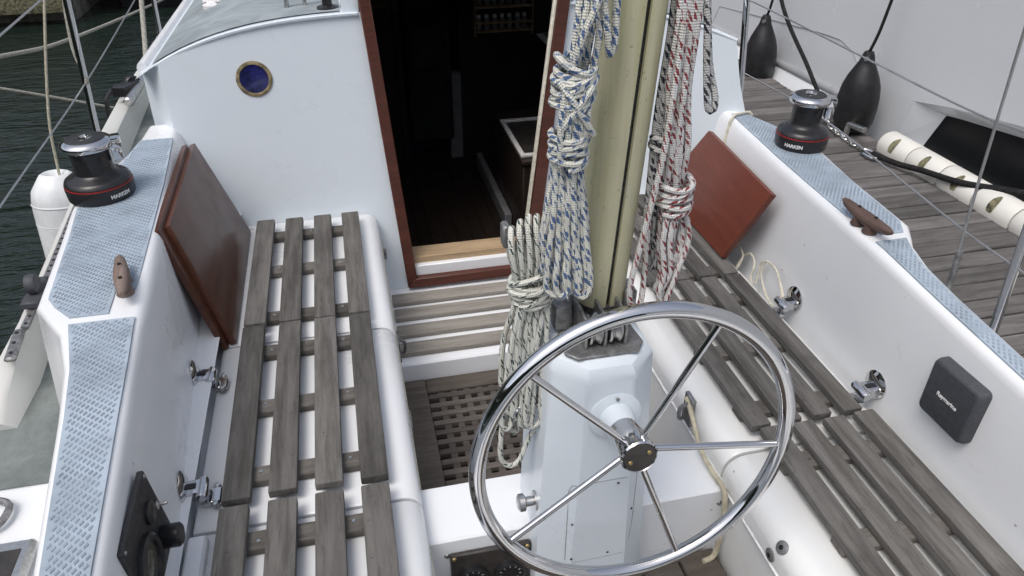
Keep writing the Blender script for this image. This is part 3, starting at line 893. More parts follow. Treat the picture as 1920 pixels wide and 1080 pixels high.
lathe('key_switch', [(0, 0), (.020, 0), (.020, .006), (.014, .010), (0, .010)], 'black', pp, (wx + .008, .930, .170), (1, 0, 0), 20)
bm = B()
for y, z in ((.812, .218), (.965, .220), (.990, .050), (.820, .052)): lathe('panel_screw', [(0, .0025), (.003, .0025), (.004, 0)], 'grey_metal', pp, (wx + .009, y, z), (1, 0, 0), 8)
bm.free()
# --- starboard instrument display under a charcoal cover
sx_ = wallx(RC, .9, .14)
bm = B()
yc, zc, hy, hz = .899, .142, .064, .067
outer = [(yc - hy, zc + hz), (yc + hy, zc + hz), (yc + hy, zc - hz), (yc - hy, zc - hz)]
def rrect(hy, hz, r, n=4):
    out = []
    for cyy, czz, a0 in ((hy - r, hz - r, 0), (-hy + r, hz - r, 90), (-hy + r, -hz + r, 180), (hy - r, -hz + r, 270)):
        for k in range(n + 1):
            a = R(a0 + 90 * k / n)
            out.append((cyy + r * math.cos(a), czz + r * math.sin(a)))
    return out
lv = []
for x, s in ((sx_ + .006, 1.0), (sx_ - .015, 1.0), (sx_ - .025, .955), (sx_ - .0275, .90)):
    lv.append([bm.verts.new((x, yc + p[0] * s, zc + p[1] * s)) for p in rrect(hy, hz, .012)])
k_ = len(lv[0])
for a, b in zip(lv, lv[1:]):
    for i in range(k_): bm.faces.new((a[i], a[(i + 1) % k_], b[(i + 1) % k_], b[i]))
bm.faces.new(lv[-1])
bmesh.ops.recalc_face_normals(bm, faces=bm.faces[:])
ic = obj('instrument_cover', bm, 'charcoal', Y, angle=30)
ic['label'] = 'square charcoal instrument cover with white lettering on the starboard coaming'
tm = text_mesh('Raymarine', .0128, .0002)
mx = Matrix(((0, 0, -1, sx_ - .0282), (-1, 0, 0, yc), (0, 1, 0, zc), (0, 0, 0, 1)))
tm.transform(mx)
tm.materials.clear(); tm.materials.append(M['white'])
link(bpy.data.objects.new('lettering', tm), ic)
ic.children[0].matrix_parent_inverse = Matrix()

# --- locker hinges
def hinge(x, y, side):
    s = -side      # direction from wall to lid
    bm = B()
    a_lathe(bm, [(0, 0), (.034, 0), (.034, .003), (.026, .007), (.015, .010), (0, .010)], (x, y, .010), (s, 0, .1), 22)
    hg = obj('locker_hinge', bm, 'chrome', Y)
    bm = B()
    a_box(bm, (-.004, -.019, -.010), (.034, .019, .016), .007, 2)
    for v in bm.verts: v.co.x *= s
    a_lathe(bm, [(0, -.026), (.010, -.026), (.012, -.02), (.012, .02), (.010, .026), (0, .026)], (s * .036, 0, .004), (0, 1, 0), 16)
    a_box(bm, (.030 if s > 0 else -.070, -.022, -.028), (.070 if s > 0 else -.030, .022, -.016), .004)
    bmesh.ops.recalc_face_normals(bm, faces=bm.faces[:])
    bmesh.ops.translate(bm, verts=bm.verts[:], vec=(x, y, -.008))
    obj('hinge_arm', bm, 'chrome', hg)
    box('hinge_slot', (min(x + s * .004, x + s * .026), y - .006, .0085), (max(x + s * .004, x + s * .026), y + .006, .0105), 'black', hg)
    bm = B()
    for dy in (-.024, .024): lathe('hinge_screw', [(0, .010), (.006, .008), (.008, 0)], 'steel', hg, (x + s * .058, y + dy, -.030), (0, 0, 1), 12)
    bm.free()
for y in (1.50, 1.135): hinge(wallx(LC, y, 0) + .001, y, -1)
for y in (1.475, 1.105): hinge(wallx(RC, y, 0) - .001, y, 1)
# post stub at the port seat's aft corner
box('seat_riser', (-.404, .46, -.084), (-.366, 1.035, -.020), 'gel', Y, .014, 3)

# --- winches
def winch(loc, rot, s, label, mirror=1):
    L0 = Vector(loc)
    base = lathe('winch', [(0, 0), (.078 * s, 0), (.080 * s, .004), (.0815 * s, .034), (.080 * s, .037)], 'black', Y, loc, (0, 0, 1), 48)
    base['label'] = label
    lathe('red_ring', [(.0795 * s, .037), (.0808 * s, .0372), (.0808 * s, .0395), (.0795 * s, .040)], 'red', base, loc, (0, 0, 1), 48)
    lathe('drum', [(.079 * s, .040), (.080 * s, .043), (.077 * s, .050), (.070 * s, .055), (.056 * s, .060), (.048 * s, .067), (.0455 * s, .078), (.0455 * s, .110), (.048 * s, .122), (.051 * s, .127), (.050 * s, .131), (0, .131)], 'black', base, loc, (0, 0, 1), 48)
    bm = B()
    a_lathe(bm, [(.048 * s, .13), (.060 * s, .131), (.063 * s, .136), (.063 * s, .143), (.058 * s, .149), (.048 * s, .153), (.046 * s, .1535)], (0, 0, 0), (0, 0, 1), 40)
    # self-tailing arm
    a_box(bm, (.030 * s, -.022, .122), (.078 * s, .022, .149), .008, 2)
    a_box(bm, (.050 * s, -.018, .086), (.074 * s, .014, .128), .007, 2)
    bmesh.ops.rotate(bm, verts=bm.verts[:], matrix=Matrix.Rotation(rot, 3, 'Z'))
    bmesh.ops.translate(bm, verts=bm.verts[:], vec=L0)
    cap = obj('chrome_cap', bm, 'chrome', base)
    lathe('cap_disc', [(.048 * s, .1525), (.044 * s, .1555), (.02 * s, .1565), (.017 * s, .1565)], 'panel', base, loc, (0, 0, 1), 40)
    lathe('handle_socket', [(.018 * s, .1562), (.017 * s, .1595), (.011 * s, .1595), (.009 * s, .154), (0, .154)], 'chrome', base, loc, (0, 0, 1), 24)
    return base
def curved_text(word, size, base, loc, rad, z, ang):
    me = text_mesh(word, size, .0004)
    for v in me.vertices:
        a = ang + v.co.x / rad
        r = rad + .0004 + v.co.z
        v.co = Vector((loc[0] + r * math.cos(a), loc[1] + r * math.sin(a), loc[2] + z + v.co.y))
    me.materials.clear(); me.materials.append(M['white'])
    o = bpy.data.objects.new('lettering', me)
    link(o, base)
w = winch((-.655, 1.935, .3035), R(15), 1.0, 'black winch with chrome top on the port coaming')
curved_text('HARKEN', .0135, w, (-.655, 1.935, .3035), .0812, .018, R(-42))
w = winch((1.300, 1.835, .3035), R(-20), .93, 'black winch with chrome top on the starboard coaming')
curved_text('HARKEN', .0135, w, (1.300, 1.835, .3035), .0755, .018, R(-138))
# --- horn cleats
def cleat(p0, p1, z, mat, label):
    p0, p1 = Vector((*p0, z)), Vector((*p1, z))
    dv = (p1 - p0)
    n = 14
    bm = B()
    path, rad = [], []
    for i in range(n + 1):
        s = i / n
        path.append(p0 + dv * s + Vector((0, 0, .026 + .007 * (2 * s - 1) ** 2)))
        rad.append(.0085 + .0085 * (1 - abs(2 * s - 1) ** 1.5))
    rad[0] *= .55; rad[-1] *= .55
    a_tube(bm, path, rad, 10)
    c = p0 + dv * .5
    u = dv.normalized()
    for s in (-.022, .022):
        a_lathe(bm, [(.018, 0), (.015, .008), (.013, .024)], c + u * s, (0, 0, 1), 12)
    o = obj('horn_cleat', bm, mat, Y)
    o['label'] = label
    bm = B()
    for s in (-.03, .03): lathe('cleat_bolt', [(0, .002), (.004, .002), (.004, 0)], 'void', o, c + u * s + Vector((0, 0, .0420)), (0, 0, 1), 8)
    bm.free()
cleat((-.525, 1.525), (-.488, 1.365), .302, 'cleat_worn', 'weathered wooden cleat on the port coaming')
cleat((1.168, 1.425), (1.172, 1.245), .302, 'cleat', 'brown horn cleat on the starboard coaming')

# --- stanchions, lifelines, shroud
def stanchion(p0, p1, r=.0125):
    cyl('stanchion', p0, p1, r, 'chrome', Y, 16, .003)
    cyl('stanchion_base', (p0[0], p0[1], p0[2] - .004), (p0[0], p0[1], p0[2] + .05), r * 1.5, 'steel', Y, 16, .003)
stanchion((-.90, 2.78, .10), (-.885, 2.90, .72))
stanchion((-.955, 4.40, .06), (-.93, 4.47, .72))
stanchion((-.78, .2, .0), (-.78, .2, .62))
stanchion((1.475, 2.50, .10), (1.455, 2.58, .72))
stanchion((1.455, 1.135, .0), (1.47, 1.20, .62), .011)
tube('lifeline', [(-.95, 4.45, .40), (-.892, 2.84, .34), (-.885, 1.7, .30), (-.78, .2, .30)], .0028, 'wire', Y, 6, .1)
tube('lifeline', [(-.95, 4.47, .69), (-.888, 2.89, .66), (-.88, 1.7, .62), (-.78, .2, .60)], .0032, 'wire', Y, 6, .1)
tube('lifeline', [(1.42, 4.4, .60), (1.457, 2.57, .565), (1.49, 1.5, .523), (1.47, 1.19, .54), (1.45, .2, .55)], .0028, 'wire', Y, 6, .1)
tube('lifeline', [(1.47, 2.53, .306), (1.50, 2.04, .299), (1.49, 1.5, .258), (1.46, 1.165, .256), (1.45, .2, .26)], .0028, 'wire', Y, 6, .1)
tube('shroud_wire', [(1.452, 1.312, .20), (1.45, 1.357, .739), (1.445, 1.45, 2.2)], .0035, 'wire', Y, 8, .3)
tube('turnbuckle', [(1.436, 1.290, .0), (1.446, 1.297, .09), (1.4535, 1.305, .14), (1.453, 1.310, .215)], .0085, 'grey_metal', Y, 10, .1)
# black block with shackle by the port cabin corner
bm = B()
a_lathe(bm, [(0, -.015), (.032, -.015), (.036, -.01), (.036, .01), (.032, .015), (0, .015)], (-.90, 3.42, .15), (.6, -.8, 0), 20)
a_box(bm, (-.03, -.10, -.02), (.03, .02, .02), .008, 2, Matrix.Translation((-.90, 3.40, .15)) @ Matrix.Rotation(R(-20), 4, 'Z'))
bk = obj('turning_block', bm, 'black', Y)
bm = B()
a_tube(bm, crom([(-.96, 3.40, .15), (-1.0, 3.36, .11), (-1.005, 3.34, .03), (-.99, 3.33, -.02)], .02), .010, 8)
obj('shackle_strap', bm, 'black', bk)
cyl('track_roller', (-.89, 3.24, .125), (-.87, 3.50, .15), .020, 'steel', Y, 16, .006)

# ================================================================== seat gratings (lift-out)
def grating(side, y0, y1, xs, w, bars, label, cats, cut=0):
    cx = (xs[0] + xs[-1] + w) / 2
    g = empty('seat_grating', label, 'seat grating', (cx, (y0 + y1) / 2, -.042), 'slatted teak seat gratings on the benches')
    L = y1 - y0
    bm = B(); a_box(bm, (-w / 2, -L / 2, -.020), (w / 2, L / 2, 0), .0045, 2)
    me = None
    for x in xs:
        if me is None:
            o = obj('slat', bm, 'teak', None, angle=35)
            me = o.data
            o.parent = g
        else:
            o = bpy.data.objects.new('slat', me)
            link(o, g)
        o.location = (x + w / 2 - cx, random.uniform(-.003, .003), .042 + random.uniform(-.0012, .0012))
        o.rotation_euler = (random.uniform(-.002, .002), 0, random.uniform(-.003, .003))
    W = xs[-1] + w - xs[0]
    bm = B(); a_box(bm, (-W / 2 + .004, -.022, -.020), (W / 2 - .004, .022, 0), .003)
    me = None
    for yb in bars:
        if me is None:
            o = obj('cross_bar', bm, 'teak_x', None)
            me = o.data; o.parent = g
        else:
            o = bpy.data.objects.new('cross_bar', me); link(o, g)
        o.location = (0, yb - (y0 + y1) / 2, .0215)
        o.rotation_euler = (0, 0, random.uniform(-.006, .006))
        for gi in ((0, 2) if random.random() < .7 else (1,)):
            xg = xs[gi] + w + (xs[gi + 1] - xs[gi] - w) / 2 - cx
            s = lathe('screw', [(0, .001), (.0035, .001), (.0045, -.001)], 'steel', None, (0, 0, 0), (0, 0, 1), 8)
            s.parent = g
            s.location = (xg + random.uniform(-.006, .006), yb - (y0 + y1) / 2 + random.uniform(-.006, .006), .0222)
    return g
w = .0565
xsL = [-.345 + i * .0915 for i in range(4)]
grating(-1, 1.694, 2.298, xsL, w, (2.225, 2.005, 1.755), 'grey teak seat grating on the port bench against the cabin bulkhead', None)
grating(-1, 1.092, 1.688, xsL, w, (1.600, 1.385, 1.170), 'grey teak seat grating in the middle of the port bench', None)
grating(-1, .47, 1.070, xsL, w, (.998, .78, .56), 'grey teak seat grating at the aft end of the port bench, beside the engine panel', None)
w = .0465
xsR = [.786 + i * .0765 for i in range(4)]
grating(1, 1.652, 2.205, xsR, w, (2.14, 1.93, 1.71), 'grey teak seat grating on the starboard bench beneath the leaning red board', None)
grating(1, 1.052, 1.646, xsR, w, (1.56, 1.34, 1.125), 'grey teak seat grating in the middle of the starboard bench behind the wheel', None)
xsR2 = [.800 + i * .0775 for i in range(4)]
grating(1, .42, 1.040, xsR2, .050, (.955, .745, .50), 'grey teak seat grating at the aft end of the starboard bench below the charcoal cover', None)

# bridge-deck step grating
sg = empty('step_grating', 'pale slatted teak step below the companionway sill', 'step grating', (.375, 2.07, -.352))
for i, yy in enumerate((2.235, 2.140, 2.040, 1.940)):
    bm = B(); a_box(bm, (.066, yy - .032, -.3505), (.700, yy + .029, -.334), .004, 2)
    obj('slat', bm, 'teak_step', sg)
# footwell grating
fg = empty('footwell_grating', 'brown teak lattice grating on the cockpit floor', 'floor grating', (.38, 1.5, -.452))
box('border_board', (.052, 1.12, -.450), (.132, 1.868, -.416), 'teak_wet', fg, .003)
box('border_board', (.630, 1.12, -.450), (.708, 1.868, -.416), 'teak_wet', fg, .003)
box('border_board', (.133, 1.800, -.450), (.629, 1.868, -.417), 'teak_wet', fg, .003)
box('border_board', (.133, 1.12, -.450), (.629, 1.19, -.417), 'teak_wet', fg, .003)
bm = B(); a_box(bm, (-.248, -.0105, -.018), (.248, .0105, 0), .0015)
o = obj('lattice_bar', bm, 'teak_grate', None); me = o.data; bpy.data.objects.remove(o)
yy = 1.212
while yy < 1.79:
    o = bpy.data.objects.new('lattice_bar', me); link(o, fg)
    o.location = (.381 - .38, yy - 1.5, .033 + random.uniform(-.0006, .0006))
    yy += .0405
bm = B(); a_box(bm, (-.0105, -.304, -.018), (.0105, .304, 0), .0015)
o = obj('lattice_bar', bm, 'teak_grate', None); me = o.data; bpy.data.objects.remove(o)
xx = .175
while xx < .62:
    o = bpy.data.objects.new('lattice_bar', me); link(o, fg)
    o.location = (xx - .38, 1.495 - 1.5, .030)
    xx += .041
box('helm_sole', (.0765, -.58, -.598), (.684, .984, -.3305), 'gel_dirty', Y)
ag = empty('floor_board', 'dark teak floor board beside the pedestal foot at the bottom edge', 'floor board', (.38, .5, -.33))
for i in range(7):
    box('plank', (.055 + i * .0935, .1, -.330), (.055 + i * .0935 + .089, .980, -.305), 'teak_wet', ag, .003)

# ================================================================== washboards
def board(name, c4, th, mat, label, chamf=0.0):
    P = [Vector(p) for p in c4]
    n = (P[1] - P[0]).cross(P[3] - P[0]).normalized()
    bm = B()
    a_prism(bm, P, n * th, .003, 2)
    o = obj(name, bm, mat)
    return tag(o, label, 'washboard', 'mahogany washboards leaning in the cockpit'), n
# port: two boards, bottom resting on the seat outside the slats, tops against the coaming
b1, n1 = board('washboard', [(-.366, 1.668, -.035), (-.372, 2.300, -.035), (-.474, 2.285, .290), (-.466, 1.742, .290)], -.018, 'mahog', 'glossy mahogany washboard leaning on the port coaming, foremost of the pair')
b2, n2 = board('washboard', [(-.386, 1.650, -.038), (-.392, 2.27, -.038), (-.492, 2.255, .300), (-.483, 1.700, .300)], -.016, 'mahog', 'dark mahogany washboard behind the glossy one on the port side')
b3, n3 = board('washboard', [(1.066, 1.715, .004), (1.066, 2.12, .004), (1.146, 2.17, .10), (1.165, 2.100, .255), ][:0] or [(1.058, 1.722, .004), (1.126, 1.640, .246), (1.163, 2.115, .250), (1.082, 2.19, .06), (1.060, 2.14, .004)], .018, 'mahog_red', 'red mahogany washboard leaning on the starboard coaming')

# ================================================================== steering wheel
tl = R(6)
wc = Vector((.380, .771, .288))
wu = Vector((1, 0, 0)); wv = Vector((0, math.sin(tl), math.cos(tl))); wa = Vector((0, -math.cos(tl), math.sin(tl)))
SW = empty('steering_wheel', 'polished steel five-spoke steering wheel in front of the white pedestal', 'steering wheel', wc)
bm = B()
rp = [wc + (wu * math.cos(2 * math.pi * i / 120) + wv * math.sin(2 * math.pi * i / 120)) * .2595 for i in range(120)]
a_tube(bm, rp, .0130, 24, True)
obj('rim', bm, 'chrome', SW)
for a in (62, 134, 213, 290, 353):
    dv = wu * math.cos(R(a)) + wv * math.sin(R(a))
    cyl('spoke', wc - wa * .012 + dv * .02, wc + dv * .2515, .0058, 'chrome', SW, 14)
lathe('hub', [(0, -.045), (.026, -.045), (.028, -.03), (.028, .0), (.031, .004), (.031, .010), (.0285, .013), (.027, .011)], 'chrome', SW, wc - wa * .002, wa, 36)
hb = lathe('hub_cap', [(0, .0105), (.027, .0105)], 'panel_brown', SW, wc, wa, 32)
bm = B()
for s in (-1, 1): lathe('hub_screw', [(0, .0025), (.003, .002), (.004, 0)], 'brass', SW, wc + wa * .0105 + (wu * .7 + wv * .35) * s * .022, wa, 10)
bm.free()
# shaft flange belongs to the pedestal
fz = wc - wa * .10
lathe('shaft_flange', [(.0, .0), (.046, -.0), (.047, .006), (.040, .009), (.030, .010), (.027, .045), (.0, .046)], 'gel_blue', ped, (fz.x, yfront(fz.z) + .001, fz.z - .002), (0, -1, .07), 32)
lathe('shaft', [(.0, 0), (.0255, 0), (.0255, .075), (0, .075)], 'chrome', ped, (fz.x, yfront(fz.z) - .02, fz.z), (0, -1, .10), 28)
bm = B()
for k in range(3): lathe('flange_bolt', [(0, .002), (.0035, .002), (.0035, 0)], 'grey_metal', ped, (fz.x + .038 * math.sin(k * 2.1), yfront(fz.z) - .007, fz.z + .038 * math.cos(k * 2.1)), (0, -1, .07), 8)
bm.free()

# ================================================================== mizzen mast
mb = Vector((.390, 1.035, .425))
mtop = Vector((.515, 1.005, 3.4))
mx_ = (mtop - mb).normalized()
MM = empty('mizzen_mast', 'yellowed mizzen mast with dark sail groove standing on the pedestal', 'mast', mb)
def mast_sec(rot):
    out = []
    rx, ry = .0395, .052
    slot = R(-90 + 0)
    for k in range(48):
        a = 2 * math.pi * k / 48
        out.append((rx * math.copysign(abs(math.cos(a)) ** .85, math.cos(a)), ry * math.copysign(abs(math.sin(a)) ** .85, math.sin(a))))
    return out
sec = []
# oval with a notch (sail groove) at the aft face
for k in range(-84, 85):
    a = R(90) + R(k * 2.05)
    sec.append((.0435 * math.copysign(abs(math.cos(a)) ** .72, math.cos(a)), .051 * math.copysign(abs(math.sin(a)) ** .80, math.sin(a))))
gx = .0042
sec = [p for p in sec if not (abs(p[0]) < gx and p[1] < 0)]
sec += [(gx, -.0506), (gx, -.038), (.008, -.034), (.008, -.026), (-.008, -.026), (-.008, -.034), (-gx, -.038), (-gx, -.0506)] if sec[-1][0] > 0 else [(-gx, -.0506), (-gx, -.038), (-.008, -.034), (-.008, -.026), (.008, -.026), (.008, -.034), (gx, -.038), (gx, -.0506)]
rz = R(4)
sec = [(x * math.cos(rz) - y * math.sin(rz), x * math.sin(rz) + y * math.cos(rz)) for x, y in sec]
bm = B()
rg = []
for z in (0, .15, .4, .8, 2.98):
    c = mb + (mtop - mb) * (z / 2.975)
    rg.append([bm.verts.new((c.x + x, c.y + y, c.z)) for x, y in sec])
for a, b in zip(rg, rg[1:]):
    for i in range(len(sec)): bm.faces.new((a[i], a[(i + 1) % len(sec)], b[(i + 1) % len(sec)], b[i]))
bm.faces.new(rg[0]); bm.faces.new(rg[-1])
bmesh.ops.recalc_face_normals(bm, faces=bm.faces[:])
obj('spar', bm, 'mast', MM, angle=30)
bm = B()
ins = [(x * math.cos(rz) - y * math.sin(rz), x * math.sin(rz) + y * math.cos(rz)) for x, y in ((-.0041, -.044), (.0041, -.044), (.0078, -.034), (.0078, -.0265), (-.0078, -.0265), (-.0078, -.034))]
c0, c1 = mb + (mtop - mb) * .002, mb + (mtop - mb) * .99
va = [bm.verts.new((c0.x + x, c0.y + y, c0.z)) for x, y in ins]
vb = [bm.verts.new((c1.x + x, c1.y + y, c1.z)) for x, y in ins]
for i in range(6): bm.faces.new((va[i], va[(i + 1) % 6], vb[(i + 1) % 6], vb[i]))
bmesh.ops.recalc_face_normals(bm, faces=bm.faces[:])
obj('groove_shade', bm, 'black', MM, smooth=False)  # black strip painted in as the shade inside the sail groove
# heel fitting
bm = B()
a_lathe(bm, [(.045, .386), (.045, .43)], (mb.x, mb.y, 0), (0, 0, 1), 24, 1, 1.15)
obj('mast_heel', bm, 'grey_metal', MM)
box('heel_lug', (.425, .985, .388), (.447, 1.03, .452), 'grey_metal', MM, .004)
bm = B()
a_tube(bm, [Vector((.360, 1.03, .575)), Vector((.222, 1.015, .575))], .007, 8)
a_box(bm, (.214, 1.005, .552), (.226, 1.03, .592), .003)
obj('rope_pin', bm, 'grey_metal', MM)
bm = B()
a_tube(bm, [Vector((.365, 1.0, .985)), Vector((.285, .965, 1.0))], .008, 8)
obj('rope_pin', bm, 'grey_metal', MM)
bm = B()
a_tube(bm, [Vector((.44, 1.03, .985)), Vector((.53, 1.0, 1.0))], .008, 8)
obj('rope_pin', bm, 'grey_metal', MM)

# ================================================================== rope hanks
RR = .0053
rnd = random.Random(5)
def hang(bm, top, bot, n_each, seg=7, wob=.004, taper=.5, r=RR):
    """loops from spots in box 'top' (x0,x1,y0,y1,z) to spots in 'bot' (x0,x1,y0,y1,z0,z1): each goes down, turns and comes up"""
    for i in range(n_each):
        s0 = (i + .5) / n_each
        s1 = min(max(s0 + rnd.uniform(-.22, .22), 0), 1)
        wx_ = rnd.uniform(.008, .022)
        tx0 = top[0] + (top[1] - top[0]) * s0; tx1 = top[0] + (top[1] - top[0]) * s1
        ty0, ty1 = rnd.uniform(top[2], top[3]), rnd.uniform(top[2], top[3])
        bx = bot[0] + (bot[1] - bot[0]) * (s0 * .75 + s1 * .25)
        byy = rnd.uniform(bot[2], bot[3]); bz = rnd.uniform(bot[4], bot[5])
        pts = []
        for f in (0, .25, .5, .75, .9):
            pts.append((tx0 + (bx - wx_ - tx0) * f ** .8 + rnd.uniform(-wob, wob), ty0 + (byy - ty0) * f + rnd.uniform(-wob, wob), top[4] + (bz + .02 - top[4]) * f))
        pts.append((bx - wx_ * .9, byy, bz + .010)); pts.append((bx, byy + rnd.uniform(-.006, .006), bz)); pts.append((bx + wx_ * .9, byy, bz + .010))
        for f in (.9, .75, .5, .25, 0):
            pts.append((tx1 + (bx + wx_ - tx1) * f ** .8 + rnd.uniform(-wob, wob), ty1 + (byy - ty1) * f + rnd.uniform(-wob, wob), top[4] + (bz + .02 - top[4]) * f))
        a_tube(bm, crom(pts, .009), r, seg, v0=rnd.uniform(0, 1))
def wraps(bm, c0, c1, rx, ry, turns, seg=8, wob=.0025, tilt=0.0, r=RR):
    c0, c1 = Vector(c0), Vector(c1)
    n = int(turns * 28)
    path = []
    ph = rnd.uniform(0, 6)
    for i in range(n + 1):
        s = i / n
        a = 2 * math.pi * turns * s + ph
        c = c0 + (c1 - c0) * s
        k = 1 + wob * 20 * (math.sin(a * .37 + ph) * .5)
        path.append(Vector((c.x + rx * k * math.cos(a), c.y + ry * k * math.sin(a), c.z + tilt * math.cos(a) + wob * math.sin(a * 1.7 + ph))))
    a_tube(bm, path, r, seg, v0=rnd.uniform(0, 1))
def curve_rope(bm, pts, seg=8, r=RR): a_tube(bm, crom(pts, .008), r, seg, v0=rnd.uniform(0, 1))

# blue-fleck hank on the port side of the mast
HB = empty('rope_hank', 'white rope hank with blue flecks hanging on the left side of the mast', 'rope', (.31, .97, .45), 'rope hanks hung on the mast')
bm = B()
hang(bm, (.282, .318, .938, .955, .73), (.282, .336, .930, .945, .448, .50), 6, wob=.002)
hang(bm, (.282, .320, .962, .980, .73), (.278, .345, .955, .980, .452, .53), 5)
hang(bm, (.284, .318, .95, .97, .73), (.284, .328, .94, .965, .50, .58), 3)
obj('hanging_loops', bm, 'rope_blue', HB, angle=80)
bm = B()
wraps(bm, (.301, .957, .715), (.301, .957, .762), .0255, .029, 4.3)
wraps(bm, (.303, .957, .800), (.305, .957, .845), .0275, .031, 4.2, wob=.004, tilt=.007)
wraps(bm, (.304, .957, .822), (.306, .957, .866), .0255, .029, 3.2, wob=.005, tilt=-.010)
obj('wrapping_turns', bm, 'rope_blue', HB, angle=80)
bm = B()
for i in range(5):   # strands between the two sets of turns
    x = .284 + i * .008
    curve_rope(bm, [(x, .936 + rnd.uniform(0, .01), .72), (x + rnd.uniform(-.004, .004), .932, .775), (x + rnd.uniform(-.008, .008), .934, .83)])
curve_rope(bm, [(.281, .932, .775), (.297, .926, .80), (.318, .925, .83), (.330, .938, .845)])
curve_rope(bm, [(.328, .932, .765), (.312, .925, .79), (.292, .926, .82), (.279, .938, .84)])
for i in range(5):   # going up to the pin
    x = .296 + i * .0075
    curve_rope(bm, [(x, .955 + rnd.uniform(-.012, .012), .845), (x + .006, .952 + rnd.uniform(-.01, .01), .90), (x + .010 + rnd.uniform(-.006, .006), .955, .95), (x + .018, .96, 1.01)])
curve_rope(bm, [(.318, .945, 1.0), (.332, .940, .95), (.342, .938, .90), (.348, .942, .872), (.356, .948, .885), (.358, .955, .93), (.357, .96, 1.0)])
curve_rope(bm, [(.297, .940, .86), (.306, .932, .90), (.324, .934, .94), (.344, .94, .99)])
obj('upper_strands', bm, 'rope_blue', HB, angle=80)

# green-fleck hank, lower and further left
HG = empty('rope_hank', 'cream rope hank with dark green flecks hanging left of the pedestal', 'rope', (.25, 1.0, .16), 'rope hanks hung on the mast')
bm = B()
for i, (x, z) in enumerate(((.222, .590), (.236, .600), (.250, .607), (.263, .606), (.276, .602), (.288, .598))):   # bights over the pin
    xb = .236 + i * .008
    curve_rope(bm, [(xb, .985, .48), (x + .002, .976 + .003 * (i % 2), .54), (x, .985, z - .012), (x + .004, 1.0, z), (x + .010, 1.02, z - .015), (x + .008, 1.03, .53), (xb + .008, 1.02, .48)])
hang(bm, (.234, .284, .975, .99, .47), (.206, .262, .965, .985, .165, .225), 6, wob=.002)
hang(bm, (.234, .286, 1.0, 1.02, .47), (.215, .285, .99, 1.02, .18, .26), 5)
obj('hanging_loops', bm, 'rope_green', HG, angle=80)
bm = B()
wraps(bm, (.259, .996, .455), (.259, .996, .497), .034, .030, 3.6, tilt=-.004)
wraps(bm, (.259, .996, .468), (.259, .996, .512), .036, .032, 2.2, tilt=.010, wob=.004)
obj('wrapping_turns', bm, 'rope_green', HG, angle=80)
bm = B()
curve_rope(bm, [(.222, .985, .30), (.206, .982, .20), (.200, .98, .135), (.203, .98, .098), (.220, .978, .083), (.238, .98, .095), (.250, .985, .125), (.264, .99, .150), (.285, 1.0, .158)])
obj('rope_tail', bm, 'rope_green', HG, angle=80)

# red-fleck hank on the starboard side
HR = empty('rope_hank', 'white rope hank with red flecks hanging on the right side of the mast', 'rope', (.48, 1.0, .43), 'rope hanks hung on the mast')
bm = B()
for i in range(6):
    x = .458 + i * .0058
    curve_rope(bm, [(.476 + i * .005, .985 + rnd.uniform(-.01, .012), .63), (.468 + i * .0058 + rnd.uniform(-.005, .005), .980, .71), (x + .004, .982 + rnd.uniform(-.008, .008), .80), (x + .004, .984, .90), (x + .004, .99, 1.01)])
curve_rope(bm, [(.466, .975, .90), (.462, .972, .80), (.455, .968, .70), (.440, .965, .60), (.428, .962, .53), (.421, .962, .48), (.424, .962, .445), (.434, .964, .428), (.446, .968, .44), (.452, .98, .50), (.458, 1.0, .60)])
obj('upper_strands', bm, 'rope_red', HR, angle=80)
bm = B()
wraps(bm, (.490, .985, .606), (.490, .985, .655), .026, .028, 4.6)
obj('wrapping_turns', bm, 'rope_red', HR, angle=80)
bm = B()
curve_rope(bm, [(.478, .97, .62), (.470, .962, .56), (.478, .96, .50), (.474, .96, .455), (.482, .96, .436), (.492, .962, .45), (.503, .962, .50), (.516, .965, .545), (.514, .97, .58), (.500, .975, .62)])
curve_rope(bm, [(.488, .968, .62), (.482, .962, .56), (.490, .962, .50), (.480, .965, .46), (.487, .97, .444), (.497, .97, .465), (.508, .97, .53), (.506, .975, .58), (.495, .98, .62)])
curve_rope(bm, [(.496, .972, .62), (.490, .97, .57), (.486, .97, .525), (.494, .97, .51), (.503, .972, .53), (.506, .978, .58), (.503, .985, .62)])
curve_rope(bm, [(.472, .98, .62), (.474, .985, .55), (.484, .985, .48), (.478, .985, .45), (.488, .985, .44), (.498, .985, .47), (.500, .99, .56), (.497, .995, .62)])
obj('hanging_loops', bm, 'rope_red', HR, angle=80)
# black-fleck hank, behind the red
HK = empty('rope_hank', 'white rope hank with black flecks partly behind the red-flecked rope', 'rope', (.48, 1.03, .5), 'rope hanks hung on the mast')
bm = B()
for i in range(5):
    x = .456 + i * .0070
    curve_rope(bm, [(.456 + i * .006, 1.01 + rnd.uniform(-.012, .01), .54), (.455 + i * .006, 1.006, .65), (x + rnd.uniform(-.004, .004), 1.005 + rnd.uniform(-.008, .008), .76), (x + .006, 1.008, .88), (x + .008, 1.01, 1.01)])
hang(bm, (.460, .500, .995, 1.02, .62), (.456, .500, .995, 1.02, .47, .53), 5)
curve_rope(bm, [(.490, .99, .97), (.505, .985, .90), (.512, .985, .85), (.520, .985, .80), (.527, .985, .768), (.536, .985, .766), (.537, .988, .785), (.526, .998, .83), (.513, 1.0, .90), (.500, 1.0, .98)])
obj('hanging_loops', bm, 'rope_black', HK, angle=80)
bm = B()
wraps(bm, (.478, 1.006, .70), (.478, 1.006, .725), .026, .020, 2.3, wob=.004)
obj('wrapping_turns', bm, 'rope_black', HK, angle=80)

